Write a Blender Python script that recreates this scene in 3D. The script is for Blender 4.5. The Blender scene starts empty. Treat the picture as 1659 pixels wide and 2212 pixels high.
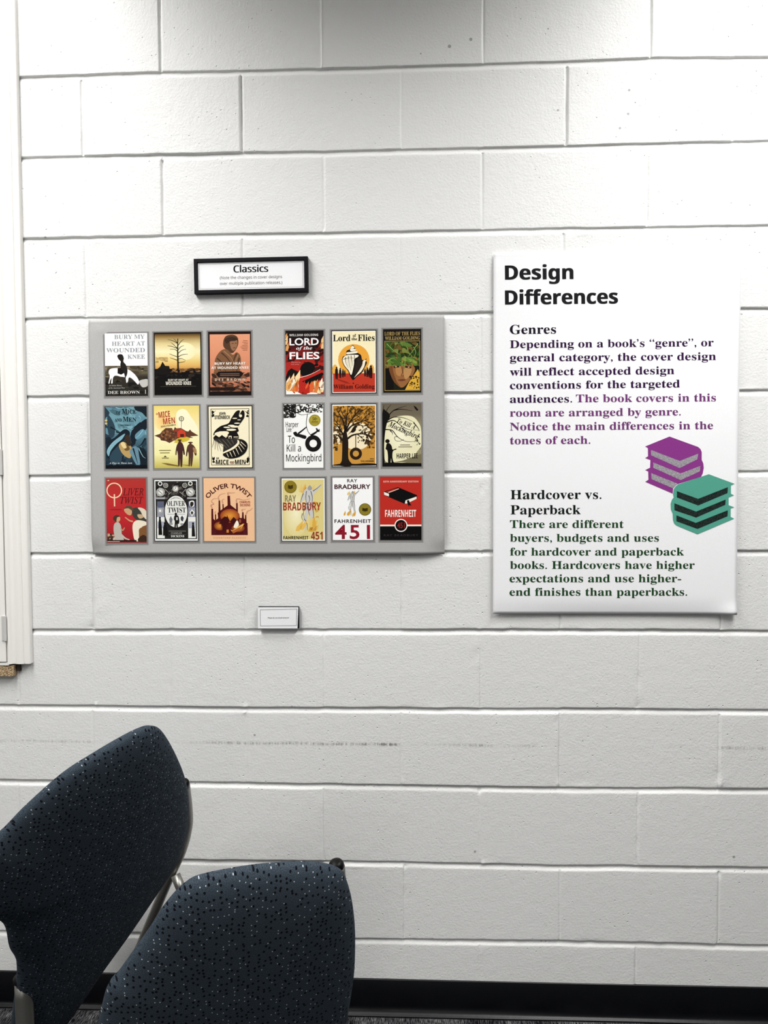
import bpy, bmesh, math, random
import numpy as np
from mathutils import Vector, Matrix

random.seed(4)
rng = np.random.default_rng(7)
SC = bpy.context.scene
COL = SC.collection

# ------------------------------------------------------------------ camera
F_PX, W_PX, H_PX = 1661.0, 1659.0, 2212.0
PITCH, YAW, ROLL = 0.04171588, 0.04050203, -0.00439732
CAM = np.array([1.05000018, -1.97000224, 1.40510574])


def _rot(p, y, r):
    cx, sx = math.cos(p), math.sin(p)
    cy, sy = math.cos(y), math.sin(y)
    cz, sz = math.cos(r), math.sin(r)
    rx = np.array([[1, 0, 0], [0, cx, -sx], [0, sx, cx]])
    ry = np.array([[cy, 0, sy], [0, 1, 0], [-sy, 0, cy]])
    rz = np.array([[cz, -sz, 0], [sz, cz, 0], [0, 0, 1]])
    return rz @ rx @ ry


RC = _rot(PITCH, YAW, ROLL)


def w3(v):
    return np.array([v[0], v[2], -v[1]])


right, down, fwd = w3(RC[0]), w3(RC[1]), w3(RC[2])
cam = bpy.data.cameras.new('camera')
cam.sensor_fit = 'HORIZONTAL'
cam.sensor_width = 36.0
cam.lens = 36.0 * F_PX / W_PX
cam.clip_start = 0.02
camo = bpy.data.objects.new('camera', cam)
COL.objects.link(camo)
m = Matrix.Identity(4)
for i in range(3):
    m[i][0], m[i][1], m[i][2], m[i][3] = right[i], -down[i], -fwd[i], CAM[i]
camo.matrix_world = m
SC.camera = camo

# ------------------------------------------------------------------ light
SC.view_settings.view_transform = 'Standard'
SC.view_settings.look = 'None'
SC.view_settings.exposure = 0.17
SC.view_settings.gamma = 1.0
SC.view_settings.use_curve_mapping = False

world = bpy.data.worlds.new('room_ambient')
SC.world = world
world.use_nodes = True
wb = world.node_tree.nodes['Background']
wb.inputs[0].default_value = (0.97, 0.985, 1.0, 1)
wb.inputs[1].default_value = 0.02

CEIL = 3.0


def spot(x, y, z, watts, size, blend, tilt=0.0, radius=0.12):
    l = bpy.data.lights.new('ceiling_lamp', 'SPOT')
    l.energy = watts
    l.spot_size = math.radians(size)
    l.spot_blend = blend
    l.shadow_soft_size = radius
    l.color = (0.998, 0.99, 0.972)
    o = bpy.data.objects.new('ceiling_lamp', l)
    o.location = (x, y, z)
    o.rotation_euler = (math.radians(tilt), 0, 0)
    COL.objects.link(o)


def area(x, y, z, watts, sx, sy, spread=150):
    l = bpy.data.lights.new('ceiling_troffer', 'AREA')
    l.shape = 'RECTANGLE'
    l.size, l.size_y = sx, sy
    l.energy = watts
    l.spread = math.radians(spread)
    l.color = (0.998, 0.99, 0.972)
    o = bpy.data.objects.new('ceiling_troffer', l)
    o.location = (x, y, z)
    COL.objects.link(o)


area(-0.1, -0.42, 2.96, 9, 0.6, 0.6, 160)
area(2.0, -0.42, 2.96, 9, 0.6, 0.6, 160)
spot(2.05, -0.7, 2.96, 16, 150, 1.0)
area(-0.1, -1.25, 2.96, 31, 0.6, 1.2)
area(2.0, -1.25, 2.96, 32, 0.6, 1.2)
area(-0.1, -2.4, 2.96, 5, 0.6, 1.2)
area(2.0, -2.4, 2.96, 3, 0.6, 1.2)
area(-0.8, -3.0, 2.96, 28, 0.6, 1.2)
area(0.45, -7.4, 2.96, 115, 0.6, 1.2)


# ------------------------------------------------------------------ helpers
def ray(x, y):
    d = np.array([(x - W_PX / 2) / F_PX, (y - H_PX / 2) / F_PX, 1.0]) @ RC
    return w3(d)


def at(x, y, Y=0.0):
    """the point on the upright plane at depth Y seen at photo position x, y"""
    d = ray(x, y)
    s = (Y - CAM[1]) / d[1]
    return CAM + s * d


def on_plane(x, y, P, N):
    d = ray(x, y)
    return CAM + d * (np.dot(P - CAM, N) / np.dot(d, N))


def srgb(r, g, b):
    def f(c):
        c /= 255.0
        return c / 12.92 if c <= 0.04045 else ((c + 0.055) / 1.055) ** 2.4
    return (f(r), f(g), f(b))


def tag(o, label=None, cat=None, group=None, kind=None):
    if label: o['label'] = label
    if cat: o['category'] = cat
    if group: o['group'] = group
    if kind: o['kind'] = kind
    return o


def empty(name, loc):
    o = bpy.data.objects.new(name, None)
    o.empty_display_size = 0.05
    o.location = loc
    COL.objects.link(o)
    return o


def obj(name, me, mat=None, parent=None, smooth=False, origin=None):
    """link a mesh given in world coordinates; under a parent it is made local to it"""
    o = bpy.data.objects.new(name, me)
    COL.objects.link(o)
    if mat is not None:
        me.materials.clear()
        me.materials.append(mat)
    off = Vector((0, 0, 0))
    if parent is not None:
        o.parent = parent
        p = parent
        while p is not None:
            off += p.location
            p = p.parent
    elif origin is not None:
        off = Vector(origin)
        o.location = off
    if off.length > 0:
        me.transform(Matrix.Translation(-off))
    if smooth:
        for p in me.polygons: p.use_smooth = True
    return o


def mesh_from(verts, faces, name='m'):
    me = bpy.data.meshes.new(name)
    me.from_pydata([tuple(v) for v in verts], [], faces)
    me.update()
    return me


def box_mesh(x0, x1, y0, y1, z0, z1, bev=0.0):
    bm = bmesh.new()
    bmesh.ops.create_cube(bm, size=1)
    for v in bm.verts:
        v.co = Vector(((x0 + x1) / 2 + v.co.x * (x1 - x0), (y0 + y1) / 2 + v.co.y * (y1 - y0), (z0 + z1) / 2 + v.co.z * (z1 - z0)))
    if bev > 0:
        bmesh.ops.bevel(bm, geom=bm.edges[:], offset=bev, segments=3, profile=0.6, affect='EDGES')
    me = bpy.data.meshes.new('box')
    bm.to_mesh(me)
    bm.free()
    return me


def catmull(pts, n=8, closed=False):
    pts = [np.array(p, float) for p in pts]
    out = []
    N = len(pts)
    rngi = range(N if closed else N - 1)
    for i in rngi:
        if closed:
            p0, p1, p2, p3 = pts[i - 1], pts[i], pts[(i + 1) % N], pts[(i + 2) % N]
        else:
            p1, p2 = pts[i], pts[i + 1]
            p0 = pts[i - 1] if i > 0 else 2 * p1 - p2
            p3 = pts[i + 2] if i + 2 < N else 2 * p2 - p1
        for k in range(n):
            t = k / n
            out.append(0.5 * ((2 * p1) + (-p0 + p2) * t + (2 * p0 - 5 * p1 + 4 * p2 - p3) * t * t + (-p0 + 3 * p1 - 3 * p2 + p3) * t ** 3))
    if not closed:
        out.append(pts[-1])
    return out


def tube_mesh(pts, r, seg=20, caps=True, n=8):
    pts = catmull(pts, n) if len(pts) > 2 else [np.array(p, float) for p in pts]
    V, Fs = [], []
    up = np.array([0.31, 0.87, 0.21])
    for i, p in enumerate(pts):
        a = pts[max(i - 1, 0)]
        b = pts[min(i + 1, len(pts) - 1)]
        t = (b - a) / np.linalg.norm(b - a)
        e1 = np.cross(t, up); e1 /= np.linalg.norm(e1)
        e2 = np.cross(t, e1)
        for k in range(seg):
            an = 2 * math.pi * k / seg
            V.append(p + r * (math.cos(an) * e1 + math.sin(an) * e2))
    for i in range(len(pts) - 1):
        for k in range(seg):
            k2 = (k + 1) % seg
            Fs.append((i * seg + k, i * seg + k2, (i + 1) * seg + k2, (i + 1) * seg + k))
    if caps:
        Fs.append(tuple(range(seg))[::-1])
        b = (len(pts) - 1) * seg
        Fs.append(tuple(b + k for k in range(seg)))
    return mesh_from(V, Fs)


def join_meshes(ms):
    bm = bmesh.new()
    for q in ms:
        bm.from_mesh(q)
    me = bpy.data.meshes.new('j')
    bm.to_mesh(me)
    bm.free()
    return me


# ------------------------------------------------------------------ materials
def principled(name, color=(0.8, 0.8, 0.8), rough=0.5, metal=0.0, spec=0.5):
    mt = bpy.data.materials.new(name)
    mt.use_nodes = True
    b = mt.node_tree.nodes['Principled BSDF']
    b.inputs['Base Color'].default_value = (*color, 1)
    b.inputs['Roughness'].default_value = rough
    b.inputs['Metallic'].default_value = metal
    b.inputs['Specular IOR Level'].default_value = spec
    return mt, mt.node_tree.nodes, mt.node_tree.links, b


def nd(nodes, t, **kw):
    n = nodes.new(t)
    for k, v in kw.items():
        setattr(n, k, v)
    return n


def math_node(nodes, links, op, a, b=None, c=None):
    n = nodes.new('ShaderNodeMath')
    n.operation = op
    for i, v in enumerate((a, b, c)):
        if v is None: continue
        if isinstance(v, (int, float)): n.inputs[i].default_value = v
        else: links.new(v, n.inputs[i])
    return n.outputs[0]


def ramp(nodes, links, fac, stops):
    n = nodes.new('ShaderNodeValToRGB')
    e = n.color_ramp.elements
    while len(e) < len(stops): e.new(0.5)
    for el, (p, c) in zip(e, stops):
        el.position = p
        el.color = (*c, 1) if len(c) == 3 else c
    links.new(fac, n.inputs[0])
    return n.outputs[0]


def mix_color(nodes, links, fac, a, b):
    n = nodes.new('ShaderNodeMix')
    n.data_type = 'RGBA'
    for sock, v in ((n.inputs['Factor'], fac), (n.inputs[6], a), (n.inputs[7], b)):
        if isinstance(v, tuple): sock.default_value = (*v, 1)
        elif isinstance(v, (int, float)): sock.default_value = v
        else: links.new(v, sock)
    return n.outputs[2]


def wall_material():
    mt, N, L, b = principled('painted_block', rough=0.42, spec=0.35)
    tc = N.new('ShaderNodeTexCoord')
    P = tc.outputs['Object']
    sep = N.new('ShaderNodeSeparateXYZ')
    L.new(P, sep.inputs[0])
    X, Z = sep.outputs[0], sep.outputs[2]

    def noise(scale, detail=2, rough=0.5):
        n = nd(N, 'ShaderNodeTexNoise')
        n.inputs['Scale'].default_value = scale
        n.inputs['Detail'].default_value = detail
        n.inputs['Roughness'].default_value = rough
        L.new(P, n.inputs['Vector'])
        return n.outputs['Fac']
    # a scuff line of chair backs along the wall
    scuff_z = float(at(700, 1607)[2])
    wob = math_node(N, L, 'MULTIPLY_ADD', noise(9, 2), 0.008, -0.004)
    d = math_node(N, L, 'ABSOLUTE', math_node(N, L, 'SUBTRACT', math_node(N, L, 'ADD', Z, wob), scuff_z))
    band = math_node(N, L, 'SUBTRACT', 1.0, math_node(N, L, 'DIVIDE', d, 0.0062))
    band = math_node(N, L, 'MAXIMUM', band, 0.0)
    st = nd(N, 'ShaderNodeMapping')
    st.inputs['Scale'].default_value = (210, 1, 26)
    L.new(P, st.inputs[0])
    n2 = nd(N, 'ShaderNodeTexNoise')
    n2.inputs['Scale'].default_value = 1.0
    n2.inputs['Detail'].default_value = 3
    L.new(st.outputs[0], n2.inputs['Vector'])
    streak = ramp(N, L, n2.outputs['Fac'], [(0.36, (0, 0, 0)), (0.66, (1, 1, 1))])
    # strength along x: pieces of the line
    prof = nd(N, 'ShaderNodeValToRGB')
    prof.color_ramp.interpolation = 'LINEAR'
    stops = [(0, .25), (190, .3), (215, .05), (405, .1), (470, .45), (540, .5), (620, .55), (780, .6), (858, 1.0), (868, .05), (935, .12), (1045, .5), (1075, .05), (1150, .3), (1165, .03), (1545, .03), (1562, .7), (1600, .35), (1659, .5)]
    e = prof.color_ramp.elements
    while len(e) < len(stops): e.new(0.5)
    for el, (px, v) in zip(e, stops):
        el.position = float(np.clip((at(px, 1607)[0] + 0.2) / 2.4, 0, 1))
        el.color = (v, v, v, 1)
    L.new(math_node(N, L, 'DIVIDE', math_node(N, L, 'ADD', X, 0.2), 2.4), prof.inputs[0])
    mask = math_node(N, L, 'MULTIPLY', math_node(N, L, 'MULTIPLY', band, streak), prof.outputs[0])
    mask = math_node(N, L, 'MINIMUM', math_node(N, L, 'MULTIPLY', mask, 1.3), 0.8)
    # a few drilled or chipped spots
    for (px, py, r) in [(971, 100, .0042), (1017, 85, .004), (909, 116, .002), (1359, 195, .003), (1357, 246, .003), (1339, 277, .003), (1461, 281, .0025), (1184, 62, .002), (1205, 238, .0028), (1585, 1851, .0035), (98, 513, .003), (1602, 678, .003), (550, 1588, .003), (1026, 1840, .003)]:
        q = at(px, py)
        dn = nd(N, 'ShaderNodeVectorMath', operation='DISTANCE')
        L.new(P, dn.inputs[0])
        dn.inputs[1].default_value = (q[0], 0, q[2])
        s = math_node(N, L, 'LESS_THAN', dn.outputs['Value'], r)
        mask = math_node(N, L, 'MAXIMUM', mask, math_node(N, L, 'MULTIPLY', s, 0.6))
    base = mix_color(N, L, noise(1.3, 3), (0.80, 0.80, 0.785), (0.84, 0.84, 0.83))
    col = mix_color(N, L, mask, base, (0.13, 0.12, 0.11))
    L.new(col, b.inputs['Base Color'])
    # paint roller and block pores
    h1 = noise(170, 3, 0.6)
    h2 = noise(38, 2, 0.5)
    vo = nd(N, 'ShaderNodeTexVoronoi')
    vo.inputs['Scale'].default_value = 85
    L.new(P, vo.inputs['Vector'])
    sx = nd(N, 'ShaderNodeSeparateColor')
    L.new(vo.outputs['Color'], sx.inputs[0])
    pick = math_node(N, L, 'GREATER_THAN', sx.outputs[0], 0.72)
    pit = math_node(N, L, 'SUBTRACT', 1.0, math_node(N, L, 'MINIMUM', math_node(N, L, 'DIVIDE', vo.outputs['Distance'], 0.17), 1.0))
    pit = math_node(N, L, 'MULTIPLY', pit, pick)
    clus = ramp(N, L, noise(4.5, 2), [(0.40, (0, 0, 0)), (0.6, (1, 1, 1))])
    pit = math_node(N, L, 'MULTIPLY', pit, clus)
    h = math_node(N, L, 'MULTIPLY', h1, 0.0009)
    h = math_node(N, L, 'MULTIPLY_ADD', h2, 0.0007, h)
    h = math_node(N, L, 'MULTIPLY_ADD', pit, -0.0022, h)
    bp = nd(N, 'ShaderNodeBump')
    bp.inputs['Strength'].default_value = 1.0
    bp.inputs['Distance'].default_value = 1.0
    L.new(h, bp.inputs['Height'])
    L.new(bp.outputs[0], b.inputs['Normal'])
    return mt


def carpet_material():
    mt, N, L, b = principled('carpet_pile', rough=1.0, spec=0.0)
    tc = N.new('ShaderNodeTexCoord')
    mp = nd(N, 'ShaderNodeMapping')
    mp.inputs['Scale'].default_value = (420, 60, 1)
    L.new(tc.outputs['Object'], mp.inputs[0])
    n = nd(N, 'ShaderNodeTexNoise')
    n.inputs['Scale'].default_value = 1
    n.inputs['Detail'].default_value = 3
    L.new(mp.outputs[0], n.inputs['Vector'])
    n2 = nd(N, 'ShaderNodeTexNoise')
    n2.inputs['Scale'].default_value = 14
    L.new(tc.outputs['Object'], n2.inputs['Vector'])
    f = math_node(N, L, 'MULTIPLY', n.outputs['Fac'], math_node(N, L, 'ADD', n2.outputs['Fac'], 0.5))
    c = ramp(N, L, f, [(0.38, (0.006, 0.006, 0.008)), (0.62, (0.10, 0.10, 0.105)), (0.75, (0.3, 0.3, 0.29))])
    L.new(c, b.inputs['Base Color'])
    bp = nd(N, 'ShaderNodeBump')
    bp.inputs['Distance'].default_value = 0.004
    L.new(n.outputs['Fac'], bp.inputs['Height'])
    L.new(bp.outputs[0], b.inputs['Normal'])
    return mt


def paint_material(name, c, rough=0.4, bump=0.0002, spec=0.5):
    mt, N, L, b = principled(name, c, rough, 0.0, spec)
    tc = N.new('ShaderNodeTexCoord')
    n = nd(N, 'ShaderNodeTexNoise')
    n.inputs['Scale'].default_value = 90
    L.new(tc.outputs['Object'], n.inputs['Vector'])
    bp = nd(N, 'ShaderNodeBump')
    bp.inputs['Distance'].default_value = bump
    L.new(n.outputs['Fac'], bp.inputs['Height'])
    L.new(bp.outputs[0], b.inputs['Normal'])
    return mt


def chip_material():
    mt, N, L, b = principled('chipboard', rough=0.8)
    tc = N.new('ShaderNodeTexCoord')
    vo = nd(N, 'ShaderNodeTexVoronoi')
    vo.inputs['Scale'].default_value = 420
    L.new(tc.outputs['Object'], vo.inputs['Vector'])
    sx = nd(N, 'ShaderNodeSeparateColor')
    L.new(vo.outputs['Color'], sx.inputs[0])
    c = ramp(N, L, sx.outputs[0], [(0.1, srgb(112, 86, 58)), (0.5, srgb(176, 150, 114)), (0.9, srgb(206, 184, 148))])
    L.new(c, b.inputs['Base Color'])
    return mt


def fabric_material():
    mt, N, L, b = principled('dotted_upholstery', rough=0.9, spec=0.1)
    uv = nd(N, 'ShaderNodeUVMap')
    U = uv.outputs[0]
    vo = nd(N, 'ShaderNodeTexVoronoi', voronoi_dimensions='2D')
    vo.inputs['Scale'].default_value = 128
    vo.inputs['Randomness'].default_value = 0.8
    L.new(U, vo.inputs['Vector'])
    sx = nd(N, 'ShaderNodeSeparateColor')
    L.new(vo.outputs['Color'], sx.inputs[0])
    d = vo.outputs['Distance']
    black = math_node(N, L, 'MULTIPLY', math_node(N, L, 'LESS_THAN', d, 0.22), math_node(N, L, 'LESS_THAN', sx.outputs[0], 0.55))
    white = math_node(N, L, 'MULTIPLY', math_node(N, L, 'LESS_THAN', d, 0.105), math_node(N, L, 'GREATER_THAN', sx.outputs[0], 0.76))
    n = nd(N, 'ShaderNodeTexNoise', noise_dimensions='2D')
    n.inputs['Scale'].default_value = 900
    L.new(U, n.inputs['Vector'])
    base = ramp(N, L, n.outputs['Fac'], [(0.35, (0.018, 0.026, 0.036)), (0.65, (0.048, 0.063, 0.080))])
    c = mix_color(N, L, black, base, (0.0025, 0.0035, 0.006))
    c = mix_color(N, L, white, c, (0.42, 0.46, 0.48))
    L.new(c, b.inputs['Base Color'])
    bp = nd(N, 'ShaderNodeBump')
    bp.inputs['Distance'].default_value = 0.0006
    bp.inputs['Strength'].default_value = 0.5
    L.new(n.outputs['Fac'], bp.inputs['Height'])
    L.new(bp.outputs[0], b.inputs['Normal'])
    return mt


def metal_material():
    mt, N, L, b = principled('brushed_tube', (0.26, 0.255, 0.235), 0.38, 0.9)
    tc = N.new('ShaderNodeTexCoord')
    n = nd(N, 'ShaderNodeTexNoise')
    n.inputs['Scale'].default_value = 240
    L.new(tc.outputs['Object'], n.inputs['Vector'])
    r = math_node(N, L, 'MULTIPLY_ADD', n.outputs['Fac'], 0.2, 0.28)
    L.new(r, b.inputs['Roughness'])
    return mt


def ink_material():
    """printed paper: every printed shape carries its own ink colour"""
    mt, N, L, b = principled('printed_ink', rough=0.6, spec=0.08)
    a = nd(N, 'ShaderNodeVertexColor')
    a.layer_name = 'Ink'
    tc = N.new('ShaderNodeTexCoord')
    n = nd(N, 'ShaderNodeTexNoise')
    n.inputs['Scale'].default_value = 700
    L.new(tc.outputs['Object'], n.inputs['Vector'])
    f = math_node(N, L, 'MULTIPLY_ADD', n.outputs['Fac'], 0.16, 0.92)
    mul = nd(N, 'ShaderNodeVectorMath', operation='SCALE')
    L.new(a.outputs[0], mul.inputs[0])
    L.new(f, mul.inputs['Scale'])
    L.new(mul.outputs[0], b.inputs['Base Color'])
    return mt


def speckle_material(name, c0, c1, scale):
    mt, N, L, b = principled(name, rough=0.55, spec=0.3)
    tc = N.new('ShaderNodeTexCoord')
    n = nd(N, 'ShaderNodeTexNoise')
    n.inputs['Scale'].default_value = scale
    n.inputs['Detail'].default_value = 2
    L.new(tc.outputs['Object'], n.inputs['Vector'])
    c = ramp(N, L, n.outputs['Fac'], [(0.4, c0), (0.62, c1)])
    L.new(c, b.inputs['Base Color'])
    return mt


M_WALL = wall_material()
M_CARPET = carpet_material()
M_TRIM = paint_material('white_trim_paint', (0.90, 0.88, 0.84), 0.4, spec=0.3)
M_CEIL = paint_material('ceiling_tile', (0.8, 0.8, 0.79), 0.9)
M_CHIP = chip_material()
M_FABRIC = fabric_material()
M_METAL = metal_material()
M_INK = ink_material()
M_BLACK = paint_material('black_frame', (0.005, 0.005, 0.007), 0.5, spec=0.12)
M_RUBBER = paint_material('black_rubber', (0.0015, 0.0018, 0.003), 0.35, spec=0.3)
M_PLUG = paint_material('black_plastic', (0.003, 0.003, 0.003), 0.4, spec=0.12)
M_HINGE = paint_material('hinge_paint', (0.62, 0.61, 0.59), 0.35)
M_DARKWOOD = paint_material('dark_shim', (0.03, 0.017, 0.012), 0.8)
M_PAPER = speckle_material('white_paper', (0.91, 0.91, 0.925), (0.94, 0.94, 0.955), 500)
M_GREY = speckle_material('grey_poster_paper', srgb(175, 174, 172), srgb(184, 183, 181), 500)

# ------------------------------------------------------------------ block wall
BED = {1: [(40, 167), (343, 156.5), (516, 152.7), (820, 146), (1240, 132.5), (1416, 126), (1659, 122.8)],
       2: [(47, 341), (400, 333.3), (820, 324.5), (1240, 314.7), (1659, 304.3)],
       3: [(52, 516), (400, 508), (820, 501), (1240, 493.7), (1659, 486.6)],
       4: [(60, 689), (185, 686.5), (1060, 674.7), (1605, 666)],
       5: [(60, 857), (1000, 848), (1610, 843)],
       6: [(65, 1028), (190, 1026), (1000, 1019), (1610, 1018)],
       7: [(70, 1195.4), (1000, 1190.8), (1620, 1190.5)],
       8: [(75, 1361), (480, 1360.5), (900, 1360), (1280, 1360.5), (1659, 1362.8)],
       9: [(75, 1524), (480, 1528.6), (900, 1530), (1280, 1532), (1659, 1534)],
       10: [(65, 1686), (480, 1691), (900, 1697.7), (1260, 1702.6), (1659, 1705)],
       11: [(420, 1858), (760, 1861), (1180, 1869.7), (1659, 1874.8)],
       12: [(10, 2012), (285, 2015.8), (770, 2028), (1180, 2032.5), (1659, 2043)]}
HEAD = [(346, 100, 1, 0, 6.5), (695, 100, 2, 0, -1.0), (1044, 60, 3, 0, 1.6), (1405.6, 60, 4, 0, 5),
        (177, 250, .5, 1, 4.5), (521, 240, 1.5, 1, 6), (867, 230, 2.5, 1, 1.2), (1224, 230, 3.5, 1, 5.5), (1583, 250, 4.5, 1, 2),
        (351, 420, 1, 2, 6.5), (699.5, 410, 2, 2, 1.5), (1042, 410, 3, 2, 2.2), (1399, 400, 4, 2, 2.5),
        (184, 590, .5, 3, 2), (523, 530, 1.5, 3, 2.5), (865, 530, 2.5, 3, 1.2), (1217, 510, 3.5, 3, 3),
        (1039, 770, 3, 4, 2), (1039, 1100, 3, 6, .8),
        (201, 1280, .5, 7, 2.6), (530, 1280, 1.5, 7, 2.2), (867, 1280, 2.5, 7, .7), (1211, 1340, 3.5, 7, 2), (1557, 1345, 4.5, 7, 1.5),
        (369, 1450, 1, 8, 1.0), (700, 1440, 2, 8, 1.2), (1037, 1440, 3, 8, .7), (1379.5, 1450, 4, 8, .5),
        (201, 1580, .5, 9, .8), (533, 1600, 1.5, 9, .8), (867, 1600, 2.5, 9, 1.0), (1207, 1610, 3.5, 9, .7), (1554, 1610, 4.5, 9, 1.6),
        (699, 1770, 2, 10, .7), (1036, 1770, 3, 10, .7), (1378, 1770, 4, 10, 1.2), (872, 1950, 2.5, 11, .5), (1551.6, 1950, 4.5, 11, 1.3),
        (1372, 2080, 4, 12, 1.3), (1036, 2050, 3, 12, .6)]
B = 0.2032


def vnoise(x, freq, seed):
    r = np.random.default_rng(seed).random(4096)
    x = np.asarray(x, float) * freq + 1000
    i = np.floor(x).astype(int)
    t = x - i
    t = t * t * (3 - 2 * t)
    return r[i % 4096] * (1 - t) + r[(i + 1) % 4096] * t


def build_wall():
    k0, k1 = -7, 19                                   # half blocks across
    jtop, jbot = -1, 13
    offx = np.array([-14, -9, -6.5, -4.6, -3.2, -2, -1, 0, 1, 2, 3.2, 4.6, 6.5, 9, 14]) * 1e-3
    mid = np.linspace(0.014, B - 0.014, 9)[1:-1]
    col_k, col_o = [], []                             # reference half-joint and offset of each column
    for k in range(k0, k1 + 1):
        for o in offx: col_k.append(k); col_o.append(o)
        if k < k1:
            for o in mid: col_k.append(k); col_o.append(o)
    col_k = np.array(col_k); col_o = np.array(col_o)
    Xnom = col_k * B + col_o
    # bed joint heights along x
    def bed(j, X):
        if j not in BED:
            return np.full_like(X, (13 - j) * B)
        p = np.array([at(x, y)[[0, 2]] for x, y in BED[j]])
        return np.interp(X, p[:, 0], p[:, 1]) + (vnoise(X, 7, 50 + j) - .5) * .0010
    # measured head joints
    hx, hd = {}, {}
    for (x, y, k, c, dep) in HEAD:
        hx[(c, round(2 * k))] = at(x, y)[0]
        hd[(c, round(2 * k))] = dep * 1e-3
    rows = []
    offz_lo = np.array([-24, -17, -14, -12.5, -11, -9.5, -8, -6.5, -5, -3.6, -2.4, -1.2, -.2]) * 1e-3
    offz_hi = np.array([.8, 1.5, 2.2, 3.0, 4.0, 6, 10, 18]) * 1e-3
    cx = []

    def course_x(c):
        """columns of course c, shifted so that its joints sit where the wall has them"""
        keys = sorted(range(k0, k1 + 1))
        sh = []
        for k in keys:
            if (k - c) % 2 == 0 and (c, k) in hx: sh.append(hx[(c, k)] - k * B)
            else: sh.append(None)
        known = [(k, s) for k, s in zip(keys, sh) if s is not None]
        if known:
            s = np.interp(keys, [a for a, _ in known], [b_ for _, b_ in known])
        else:
            s = np.full(len(keys), (6 - c) * 0.0006)
        return np.interp(Xnom, np.array(keys) * B, np.array(keys) * B + s)

    VX, VZ, VY = [], [], []
    rg = np.random.default_rng(11)
    chips = []
    for (px, py, rad, amp) in [(1030, 1412, .010, -.003), (1028, 1398, .012, .0022), (1034, 1425, .008, .003), (206, 1305, .010, -.003), (212, 1312, .009, .003), (197, 1355, .008, -.003), (530, 1330, .012, -.002), (540, 1290, .02, .001), (1255, 1692, .010, -.003), (1257, 1696, .006, .003), (1550, 1675, .012, -.003), (1556, 1693, .01, .003), (1378, 1525, .012, -.002), (1036, 1708, .008, -.003), (942, 1719, .007, .002), (1205, 1694, .006, .002), (870, 1690, .006, .0015), (760, 1890, .004, 0), (1040, 2055, .014, .0015), (1050, 2060, .008, -.001), (365, 147, .006, -.002), (1600, 1700, .006, .001), (1365, 1732, .02, .0008), (1378, 1735, .006, -.002), (1171, 1612, .006, .0018), (875, 1872, .006, -.002), (1553, 1888, .008, -.002), (78, 1522, .006, .002), (1170, 1357, .006, -.002), (550, 325, .008, .0015), (699, 500, .006, .0015)]:
        q = at(px, py)
        chips.append((q[0], q[2], rad, amp))
    for j in range(1, 13):                            # mortar crumbs and chipped arrises along the joints
        for _ in range(16):
            x = rg.uniform(-.1, 2.1)
            z = float(bed(j, np.array([x]))[0]) + rg.choice([.003, .004, -.012, -.010])
            chips.append((x, z, rg.uniform(.003, .008), rg.choice([-1, 1, 1]) * rg.uniform(.0008, .0022)))
    for (x, y, k, c_, dep) in HEAD:
        q = at(x, y)
        for _ in range(3 if c_ > 3 else 1):
            chips.append((q[0] + rg.normal(0, .003), (13 - c_ - .5) * B + rg.uniform(-.09, .09), rg.uniform(.004, .009), rg.choice([-1, 1]) * rg.uniform(.0008, .002)))
    for j in range(jbot, jtop - 1, -1):               # from the floor up; course j-1 sits above joint j
        cb, ca = j, j - 1                             # course below, course above
        for o in list(offz_lo) + list(offz_hi):
            if j == jbot and o < 0: continue
            c = cb if o < 0 else ca
            t = np.clip((o + .012) / .024, 0, 1)
            xb = course_x(cb) if j < jbot else course_x(ca)
            X = xb * (1 - t) + course_x(ca) * t if -0.012 < o < 0.012 else (xb if o < 0 else course_x(ca))
            rows.append((j, o, c, X))
        if j > jtop:
            for q in np.linspace(0, 1, 12)[1:-1]:
                rows.append((j, ('m', q), ca, course_x(ca)))
    H = len(rows); Wn = len(Xnom)
    GX = np.zeros((H, Wn)); GZ = np.zeros((H, Wn)); GY = np.zeros((H, Wn))
    prof_o = np.array([-30, -13.2, -11.6, -9, -6, -3, -1, .8, 1.7, 2.5, 3.6, 30]) * 1e-3
    prof_d = np.array([0, .1, .9, 2.3, 3.9, 5.2, 5.5, 5.2, 3.2, .6, 0, 0]) * 1e-3
    tilt = {}
    for i, (j, o, c, X) in enumerate(rows):
        if isinstance(o, tuple):
            za = bed(j, X) + .018
            zb = bed(j - 1, X) - .024
            z = za + (zb - za) * o[1]
            dep = np.zeros(Wn)
        else:
            z = bed(j, X) + o
            jit = (vnoise(X, 70, 100 + j) - .5) * .0016 + (vnoise(X, 12, 130 + j) - .5) * .0010
            amp = .8 + .35 * vnoise(X, 6, 160 + j)
            if j == jbot: amp = amp * 0
            dep = np.interp(o + jit, prof_o, prof_d) * amp
        # head joints of this course
        hdep = np.zeros(Wn)
        inj = (not isinstance(o, tuple)) and (-.012 < o < .003)
        for k in range(k0, k1 + 1):
            if (k - c) % 2: continue
            d = hd.get((c, k), .0012)
            sel = np.abs(Xnom - k * B) < .013
            if inj: d *= .25
            r = np.abs(Xnom[sel] - k * B) / .0052
            g = np.clip(1 - r, 0, 1)
            g = g * g * (3 - 2 * g)
            wv = .55 + .9 * vnoise(z[sel], 22, 300 + k * 17 + c)
            hdep[sel] = np.maximum(hdep[sel], g * d * wv * (1 if d > 0 else 1)) if d > 0 else g * d
        # each block face sits a hair differently
        par = c % 2
        blk = np.floor((Xnom / B - par) / 2 + 1e-6).astype(int)
        fo = np.zeros(Wn)
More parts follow.
